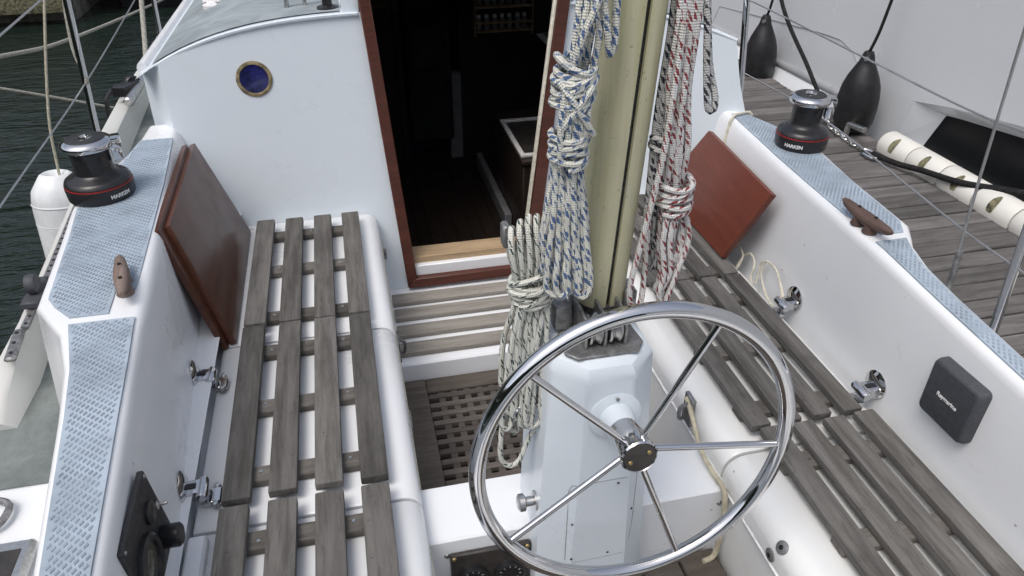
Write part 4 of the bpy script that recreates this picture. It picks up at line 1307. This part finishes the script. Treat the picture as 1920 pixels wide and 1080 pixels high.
# loose cream cord beside the red washboard, cord round the starboard coaming
bm = B()
curve_rope(bm, [(1.098, 1.80, -.02), (1.11, 1.77, .01), (1.112, 1.745, .02), (1.11, 1.72, .005), (1.095, 1.715, -.03), (1.10, 1.73, -.04), (1.118, 1.73, .0), (1.122, 1.70, .025), (1.118, 1.665, .012), (1.105, 1.65, -.03), (1.112, 1.63, -.035), (1.124, 1.64, .03), (1.122, 1.58, .055), (1.118, 1.53, .035), (1.114, 1.495, -.01), (1.110, 1.50, -.04), (1.112, 1.56, -.040), (1.118, 1.62, .0), (1.124, 1.62, .045), (1.122, 1.56, .05), (1.119, 1.52, .025), (1.118, 1.49, -.005)], 7, .0032)
tag(obj('loose_cord', bm, 'cord'), 'thin cream cord in loose loops beside the starboard washboard', 'cord')
bm = B()
curve_rope(bm, [(1.166, 2.06, .11), (1.178, 2.07, .18), (1.194, 2.08, .26), (1.203, 2.085, .298), (1.222, 2.095, .310), (1.26, 2.105, .311), (1.288, 2.11, .302), (1.30, 2.11, .24)], 7, .0045)
tag(obj('loop_cord', bm, 'cord'), 'cream cord looped over the forward end of the starboard coaming', 'cord')
# ================================================================== cabin interior
CI = empty('cabin_interior', 'dark wooden cabin interior seen through the companionway', 'cabin', (.5, 4, -.75))
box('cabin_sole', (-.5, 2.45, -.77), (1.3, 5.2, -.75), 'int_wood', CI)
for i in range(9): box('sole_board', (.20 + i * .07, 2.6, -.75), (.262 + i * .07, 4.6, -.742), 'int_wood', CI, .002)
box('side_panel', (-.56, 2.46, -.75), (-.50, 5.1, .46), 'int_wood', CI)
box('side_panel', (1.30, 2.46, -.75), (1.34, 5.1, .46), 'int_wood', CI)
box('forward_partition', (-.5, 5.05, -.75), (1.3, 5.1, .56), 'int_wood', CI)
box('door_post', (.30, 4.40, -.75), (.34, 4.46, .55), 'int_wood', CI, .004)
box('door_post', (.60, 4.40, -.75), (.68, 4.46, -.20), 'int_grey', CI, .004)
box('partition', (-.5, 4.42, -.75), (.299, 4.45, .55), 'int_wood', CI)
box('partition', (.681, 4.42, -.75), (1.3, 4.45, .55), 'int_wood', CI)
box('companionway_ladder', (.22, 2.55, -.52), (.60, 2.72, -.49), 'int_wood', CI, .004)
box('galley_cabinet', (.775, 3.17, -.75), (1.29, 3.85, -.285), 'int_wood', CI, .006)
gt = box('galley_top', (.768, 3.16, -.285), (1.295, 3.87, -.260), 'int_wood', CI, .004)
bm = B()
for lo, hi in (((.772, 3.20, -.2595), (1.20, 3.222, -.245)), ((.772, 3.67, -.2595), (1.20, 3.692, -.245)), ((.772, 3.223, -.2595), (.794, 3.669, -.245)), ((1.178, 3.223, -.2595), (1.20, 3.669, -.245))): a_box(bm, lo, hi, .002)
obj('icebox_rim', bm, 'white', CI)
box('icebox_well', (.795, 3.224, -.259), (1.177, 3.668, -.255), 'panel_brown', CI)
box('floor_trim', (.735, 3.40, -.742), (.772, 4.25, -.66), 'int_grey', CI, .004)
box('chart_table', (-.49, 2.75, -.75), (.06, 3.7, -.45), 'int_wood', CI, .006)
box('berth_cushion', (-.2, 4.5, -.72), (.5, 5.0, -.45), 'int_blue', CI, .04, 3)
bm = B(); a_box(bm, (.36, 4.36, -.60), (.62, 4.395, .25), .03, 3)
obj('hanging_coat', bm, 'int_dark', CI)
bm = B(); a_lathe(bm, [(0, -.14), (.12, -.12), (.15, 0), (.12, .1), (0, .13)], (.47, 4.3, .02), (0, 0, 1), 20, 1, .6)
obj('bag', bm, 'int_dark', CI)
sh = empty('spice_rack', 'wooden rack of jars on the cabin wall beyond the galley', 'rack', (.90, 4.35, .05))
box('back_board', (.76, 4.385, .04), (1.10, 4.395, .46), 'int_wood', sh)
for z in (.05, .185, .32): box('shelf', (.765, 4.30, z), (1.095, 4.384, z + .012), 'sillwood', sh, .002)
box('rail', (.765, 4.298, .10), (1.095, 4.304, .112), 'sillwood', sh); box('rail', (.765, 4.298, .235), (1.095, 4.304, .247), 'sillwood', sh)
for x in (.755, 1.096): box('upright', (x, 4.30, .03), (x + .010, 4.384, .46), 'sillwood', sh, .002)
bm = B(); a_lathe(bm, [(0, 0), (.016, 0), (.017, .004), (.017, .055), (.011, .064), (.011, .07)], (0, 0, 0), (0, 0, 1), 14)
jm = obj('jar', bm, 'int_grey'); jme = jm.data; bpy.data.objects.remove(jm)
bm = B(); a_lathe(bm, [(.013, .066), (.013, .084), (0, .084)], (0, 0, 0), (0, 0, 1), 14)
jm = obj('lid', bm, 'white'); lme = jm.data; bpy.data.objects.remove(jm)
pos = ('left', 'second', 'third', 'fourth', 'fifth', 'sixth', 'last')
for r_, z in enumerate((.062, .197)):
    for i in range(7):
        j = bpy.data.objects.new('jar', jme); link(j)
        j.location = (.79 + i * .045 + rnd.uniform(-.004, .004), 4.34, z)
        tag(j, ('small pale jar on the lower shelf of the dark cabin rack', 'small pale jar on the upper shelf of the dark cabin rack')[r_], 'jar', ('jars on the lower rack shelf', 'jars on the upper rack shelf')[r_])
        l_ = bpy.data.objects.new('lid', lme); link(l_, j)

# ================================================================== fenders, mooring lines, dock things
def fender(name, loc, axis, L, r, mat, label, rope, rope_mat_, hole=True, ropr=.005):
    F = empty(name, label, 'fender', loc, 'fenders')
    ax = Vector(axis).normalized()
    prof = [(0, -L), (.55 * r, -.995 * L), (.82 * r, -.96 * L), (.95 * r, -.86 * L), (1.0 * r, -.70 * L), (.985 * r, -.56 * L), (.90 * r, -.42 * L), (.74 * r, -.30 * L), (.52 * r, -.19 * L), (.36 * r, -.11 * L), (.30 * r, -.05 * L), (.22 * r, 0), (.10 * r, .015 * L), (0, .015 * L)]
    if mat == 'fender_white': prof = [(0, -L), (.4 * r, -L), (.8 * r, -.95 * L), (r, -.85 * L), (r, -.2 * L), (.97 * r, -.14 * L), (.90 * r, -.09 * L), (.55 * r, -.01 * L), (.44 * r, .0), (.40 * r, -.004 * L), (.30 * r, -.012 * L), (.12 * r, -.06 * L), (0, -.06 * L)]
    lathe('fender_body', prof, mat, F, loc, ax, 36)
    if mat == 'fender_white':
        for f in (.16, .27): lathe('moulding_ring', [(r * .985, -f * L - .004), (r * 1.012, -f * L), (r * .985, -f * L + .004)], mat, F, loc, ax, 36)
    else:
        lathe('eye', [(0, -.006), (.012, -.006), (.012, .006), (0, .006)], 'steel', F, Vector(loc) + ax * (-.06 * L) + Vector((-.30 * r, -.30 * r, 0)), (-.8, -.6, 0), 14)
    bm = B()
    a_tube(bm, crom(rope, .03), ropr, 8)
    obj('fender_line', bm, rope_mat_, F, angle=80)
    return F
fender('white_fender', (-1.06, 2.74, .05), (.05, .12, 1), .66, .098, 'fender_white', 'white cylindrical fender hanging over the port side', [(-1.05, 2.735, -.01), (-1.05, 2.76, .08), (-1.04, 2.82, .25), (-.99, 3.0, .60), (-.96, 3.05, .70)], 'line_tan')
tube_ = B(); curve_rope(tube_, [(-.888, 2.89, .66), (-.90, 2.87, .55), (-.905, 2.85, .45), (-.892, 2.83, .37), (-.888, 2.82, .34), (-.900, 2.825, .33)], 8, .008)
tag(obj('stanchion_line', tube_, 'line_grey'), 'grey line tied down along the port stanchion', 'rope')
tube_ = B(); curve_rope(tube_, [(-.95, 4.24, .40), (-.955, 4.15, .28), (-.955, 4.05, .17), (-.95, 3.96, .11)], 8, .012)
tag(obj('stanchion_line', tube_, 'line_grey'), 'grey line hanging by the far port stanchion', 'rope')
tube_ = B(); a_tube(tube_, crom([(-1.75, 2.6, .42), (-1.6, 4.0, .150), (-1.6, 5.15, -.045), (-1.6, 8.05, -.40), (-1.6, 9.1, -.46)], .1), .011, 8)
tag(obj('mooring_rope', tube_, 'line_grey'), 'pale mooring rope stretching across the water to the far pontoon', 'rope')
tube_ = B(); a_tube(tube_, crom([(-2.5, 3.6, .30), (-2.2, 4.6, -.1), (-1.6, 5.2, -.5), (-1.2, 5.6, -.8)], .1), .010, 8)
tag(obj('mooring_rope', tube_, 'line_grey'), 'thin grey rope dipping into the dark water', 'rope')

AX = (-.02, 0, 1)
fender('black_fender', (2.69, 3.39, .075), AX, .43, .108, 'rubber', 'black teardrop fender nearer the chained dock cleat', [(2.685, 3.385, .07), (2.70, 3.36, .22), (2.72, 3.33, .60), (2.74, 3.30, 1.1)], 'line_black', ropr=.008)
fender('black_fender', (2.70, 4.455, .020), AX, .46, .108, 'rubber', 'black teardrop fender further forward beside the starboard stanchion', [(2.70, 4.455, .01), (2.70, 4.42, .12), (2.72, 4.40, .50), (2.74, 4.38, 1.0)], 'line_black', ropr=.008)
tube_ = B(); a_tube(tube_, crom([(2.66, 4.5, .6), (2.60, 4.16, .179), (2.60, 3.75, -.11), (2.60, 3.57, -.235), (2.60, 3.46, -.30)], .05), [.011] * 0 or .0115, 8)
tag(obj('mooring_rope', tube_, 'line_black'), 'black mooring rope coming down to the dock cleat', 'rope')
# dock cleat
DC = empty('dock_cleat', 'grey metal dock cleat on the pontoon edge behind the starboard winch', 'cleat', (2.62, 3.38, ZP))
tube('horn', [(2.625, 3.52, ZP + .075), (2.625, 3.44, ZP + .07), (2.63, 3.33, ZP + .07), (2.635, 3.20, ZP + .08)], .017, 'steel', DC, 10)
cyl('post', (2.625, 3.41, ZP), (2.625, 3.41, ZP + .07), .016, 'steel', DC, 12); cyl('post', (2.63, 3.33, ZP), (2.63, 3.33, ZP + .07), .016, 'steel', DC, 12)
# chain
CH = empty('mooring_chain', 'galvanised mooring chain with a large end shackle lying by the dock cleat', 'chain', (2.58, 3.2, ZP))
cp = crom([(2.60, 3.50, ZP + .05), (2.595, 3.42, ZP + .02), (2.585, 3.34, ZP + .016), (2.575, 3.26, ZP + .02), (2.575, 3.18, ZP + .016), (2.575, 3.10, ZP + .02)], .032)
for i, p in enumerate(cp[:-1]):
    dv = (cp[i + 1] - p).normalized()
    sd = dv.cross(Vector((0, 0, 1))).normalized()
    if i % 2: sd = (sd * .4 + Vector((0, 0, 1)) * .9).normalized()
    bm = B()
    a_tube(bm, [p + dv * (.024 * math.cos(a)) + sd * (.014 * math.sin(a)) for a in [2 * math.pi * k / 14 for k in range(14)]], .0055, 6, True)
    obj('link', bm, 'steel', CH)
bm = B()
a_tube(bm, crom([(2.575, 3.10, ZP + .02), (2.545, 3.06, ZP + .02), (2.55, 2.99, ZP + .02), (2.585, 2.985, ZP + .02), (2.60, 3.05, ZP + .02)], .01, True), .009, 8, True)
obj('end_shackle', bm, 'chrome', CH)
tube_ = B(); a_tube(tube_, crom([(2.575, 3.02, ZP + .03), (2.585, 2.95, ZP + .03), (2.61, 2.85, ZP + .035), (2.635, 2.75, ZP + .05), (2.675, 2.54, ZP + .075), (2.76, 2.36, ZP + .11), (2.85, 2.2, ZP + .14), (2.95, 1.9, ZP + .25)], .03), .015, 8)
tag(obj('mooring_rope', tube_, 'line_black'), 'thick black mooring rope lying along the white pontoon bumper', 'rope')
# white segmented bumper along the pontoon edge
BP = empty('pontoon_bumper', 'white segmented bumper with mossy slots along the pontoon edge', 'bumper', (2.74, 2.2, ZP))
bm = B()
segL = .225
prof = []
for k in range(13):
    a = R(-110 + 220 * k / 12)
    prof.append((math.sin(a) * .074, math.cos(a) * .074 + .004))
ra = []
for y, s in ((0.004, .93), (.014, 1), (segL - .014, 1), (segL - .004, .93)):
    ra.append([bm.verts.new((p[0] * s, y, p[1] * s)) for p in prof])
for a, b in zip(ra, ra[1:]):
    for i in range(12): bm.faces.new((a[i], a[i + 1], b[i + 1], b[i]))
bm.faces.new(ra[0]); bm.faces.new(ra[-1])
bmesh.ops.recalc_face_normals(bm, faces=bm.faces[:])
o = obj('bumper_segment', bm, 'bumper'); bme = o.data; bpy.data.objects.remove(o)
bm = B()
pts = []
for k in range(10):
    s = k / 9
    a = R(-88 + 66 * s)
    pts.append((math.sin(a) * .0752, 0, math.cos(a) * .0752 + .004))
wd = [.012, .017, .019, .020, .020, .019, .018, .015, .011, .005]
va = [bm.verts.new((p[0], segL / 2 - w_, p[2])) for p, w_ in zip(pts, wd)]
vb = [bm.verts.new((p[0], segL / 2 + w_, p[2])) for p, w_ in zip(pts, wd)]
for i in range(9): bm.faces.new((va[i], vb[i], vb[i + 1], va[i + 1]))
o = obj('moss_slot', bm, 'moss'); mme = o.data; bpy.data.objects.remove(o)
for i in range(15):
    yb = 3.13 - segL * (i + 1)
    if i > 13: break
    o = bpy.data.objects.new('bumper_segment', bme); link(o, BP); o.location = (0, yb - 2.2, .02)
    q = bpy.data.objects.new('moss_slot', mme); link(q, o)
bx_ = box('bumper_core', (2.70, .05, ZP - .05), (2.79, 3.10, ZP + .06), 'moss', BP)

# ================================================================== neighbouring motor catamaran
MC = empty('motor_yacht', 'large white motor yacht hull with dark side window beyond the pontoon', 'motor yacht', (3.4, 3, -.78))
HX = 2.84
def hx(z): return HX + max(0, .1 - z) * .05 - max(0, z - .2) * .03
bm = B()
yv = [-6, 0, 1.2, 2.0, 2.4, 2.8, 3.2, 3.6, 4.0, 5.0, 6.0, 8, 12]
zv = [-.95, -.5, -.39, -.33, .0, .3, .8, 1.6, 2.4]
def hole(y, z): return False
grid = {}
# hull side with an opening for the recessed window: y 0.2..3.02, z -0.46..-0.10
for y in yv:
    for z in zv: pass
W_OUT = [(3.24, -.365), (3.16, -.125), (2.92, -.075), (2.45, -.01), (1.2, .02), (0.2, .02), (0.0, -.365)]   # recess edge (y,z)
W_IN = [(3.09, -.365), (2.985, -.145), (2.88, -.128), (2.44, -.075), (1.2, -.05), (0.4, -.05), (0.3, -.365)]
def hull_side():
    bm = B()
    top, mid, low = 2.4, None, -.95
    outer = [(12, low), (12, top), (-6, top), (-6, low)]
    # build as one face with a hole: triangulated by bridging
    o_ = [bm.verts.new((hx(z), y, z)) for y, z in [(-6, low), (-6, .02), (-6, top), (0.2, top), (1.2, top), (2.45, top), (2.92, top), (3.16, top), (5, top), (12, top), (12, -.125), (12, -.365), (12, low), (3.24, low), (0.0, low)]]
    i_ = [bm.verts.new((hx(z), y, z)) for y, z in W_OUT]
    f = lambda *v: bm.faces.new(v)
    A = dict(zip('abcdefghijklmno', o_)); Wv = i_
    f(A['a'], A['o'], Wv[6]); f(A['a'], Wv[6], Wv[5], A['b']); f(A['b'], Wv[5], A['d'], A['c'])
    f(Wv[5], Wv[4], A['e'], A['d']); f(Wv[4], Wv[3], A['f'], A['e']); f(Wv[3], Wv[2], A['g'], A['f']); f(Wv[2], Wv[1], A['h'], A['g'])
    f(Wv[1], A['k'], A['j'], A['i'], A['h']); f(Wv[1], Wv[0], A['l'], A['k']); f(Wv[0], A['n'], A['m'], A['l']); f(A['n'], Wv[0], Wv[6], A['o'])
    bmesh.ops.recalc_face_normals(bm, faces=bm.faces[:])
    if bm.faces[0].normal.x > 0: bmesh.ops.reverse_faces(bm, faces=bm.faces[:])
    return obj('hull', bm, 'hull', MC, smooth=False)
hull_side()
bm = B()
a = [bm.verts.new((hx(z) + .0005, y, z)) for y, z in W_OUT]
b = [bm.verts.new((hx(z) + .055, y, z)) for y, z in W_IN]
for i in range(6): bm.faces.new((a[i], a[i + 1], b[i + 1], b[i]))
bm.faces.new((a[6], a[0], b[0], b[6]))
bmesh.ops.recalc_face_normals(bm, faces=bm.faces[:])
obj('window_recess', bm, 'hull', MC, smooth=False)
bm = B()
a_prism(bm, [(hx(z) + .056, y, z) for y, z in W_IN], (.02, 0, 0))
obj('side_window', bm, 'glass_dark', MC, smooth=False)
# chine ledge running forward at the pontoon level, with grey boot band
bm = B()
sec_y = [3.50, 3.9, 4.4, 5.1, 6.5, 10]
rows = []
for y in sec_y:
    z = -.285 - .012 * (y - 3.5)
    rows.append([bm.verts.new(p) for p in ((hx(z) - .001, y, z), (hx(z) - .03, y, z - .03), (hx(z) - .075, y, z - .085), (hx(z) - .08, y, z - .14), (hx(z) - .02, y, z - .17), (hx(z), y, z - .30))])
for a, b in zip(rows, rows[1:]):
    for i in range(5): bm.faces.new((a[i], a[i + 1], b[i + 1], b[i]))
bm.faces.new(rows[0])
bmesh.ops.recalc_face_normals(bm, faces=bm.faces[:])
obj('chine', bm, 'hull', MC, angle=20)
tube('grey_chine_band', [(hx(-.28) - .006, 3.50, -.283), (hx(-.28) - .006, 4.4, -.294), (hx(-.28) - .006, 5.4, -.305), (hx(-.28) - .006, 7, -.325)], .022, 'hull_grey', MC, 10)
tube('hull_seam', [(hx(-.12), 5.38, -.127), (hx(0), 4.6, -.05), (hx(0), 3.85, .008), (hx(-.05), 3.66, -.075)], .0022, 'hull_grey', MC, 6, .1)
tube('hull_seam', [(hx(-.12), 5.38, -.127), (hx(-.3), 5.50, -.30)], .0022, 'hull_grey', MC, 6, .1)
box('hull_core', (3.0, -6, -.95), (7, 12, 2.3), 'hull', MC)

# ================================================================== far quay, top left
box('quay_wall', (-40, 9.1, -1.2), (-2.75, 14, .9), 'concrete')
tag(bpy.data.objects['quay_wall'], 'mossy concrete quay wall across the water', 'wall')
box('moss_ledge', (-12, 8.85, -.66), (-2.75, 9.099, -.40), 'moss', bpy.data.objects['quay_wall'], .05, 2)
fp = empty('floating_pontoon', 'grey floating pontoon edge across the water', 'pontoon', (-1.5, 10, -.78))
box('pontoon_deck', (-2.62, 9.35, -.42), (3, 10.6, -.36), 'dock', fp, .006)
box('pontoon_fascia', (-2.60, 9.40, -.58), (3, 10.5, -.421), 'hull_grey', fp, .006)
box('pontoon_float', (-2.4, 9.6, -.95), (3, 10.4, -.581), 'rubber', fp)
rb = empty('moored_boat', 'dark red hull of a boat moored beyond the floating pontoon', 'boat', (-.5, 11.4, -.78))
bm = B()
rows = []
for y_, z_ in ((10.75, -.95), (10.66, -.5), (10.62, .1), (10.62, .9)):
    rows.append([bm.verts.new((-2.75 + k * .8, y_ + .06 * ((k - 4) / 4) ** 2 * 3, z_)) for k in range(9)])
for a, b in zip(rows, rows[1:]):
    for i in range(8): bm.faces.new((a[i], a[i + 1], b[i + 1], b[i]))
bmesh.ops.recalc_face_normals(bm, faces=bm.faces[:])
obj('hull', bm, 'red_hull', rb)
box('deck_edge', (-2.75, 10.70, .90), (3.6, 12.5, .98), 'hull', rb, .01)

# unseen ring of dark hills, added to darken reflections in metal and water
bm = B()
rows = [[], [], []]
for k in range(96):
    a = 2 * math.pi * k / 96
    h = 44 + 16 * noise.noise(Vector((math.cos(a) * 2.2, math.sin(a) * 2.2, 3))) + 7 * noise.noise(Vector((math.cos(a) * 9, math.sin(a) * 9, 1)))
    for r_, (rad, z) in enumerate(((110, -1.5), (118, h * .8), (150, h * 1.15))): rows[r_].append(bm.verts.new((rad * math.cos(a), rad * math.sin(a), z)))
for p, q in zip(rows, rows[1:]):
    for k in range(96): bm.faces.new((p[k], p[(k + 1) % 96], q[(k + 1) % 96], q[k]))
bmesh.ops.recalc_face_normals(bm, faces=bm.faces[:])
tag(obj('added_hills', bm, 'added_hillside'), kind='structure')
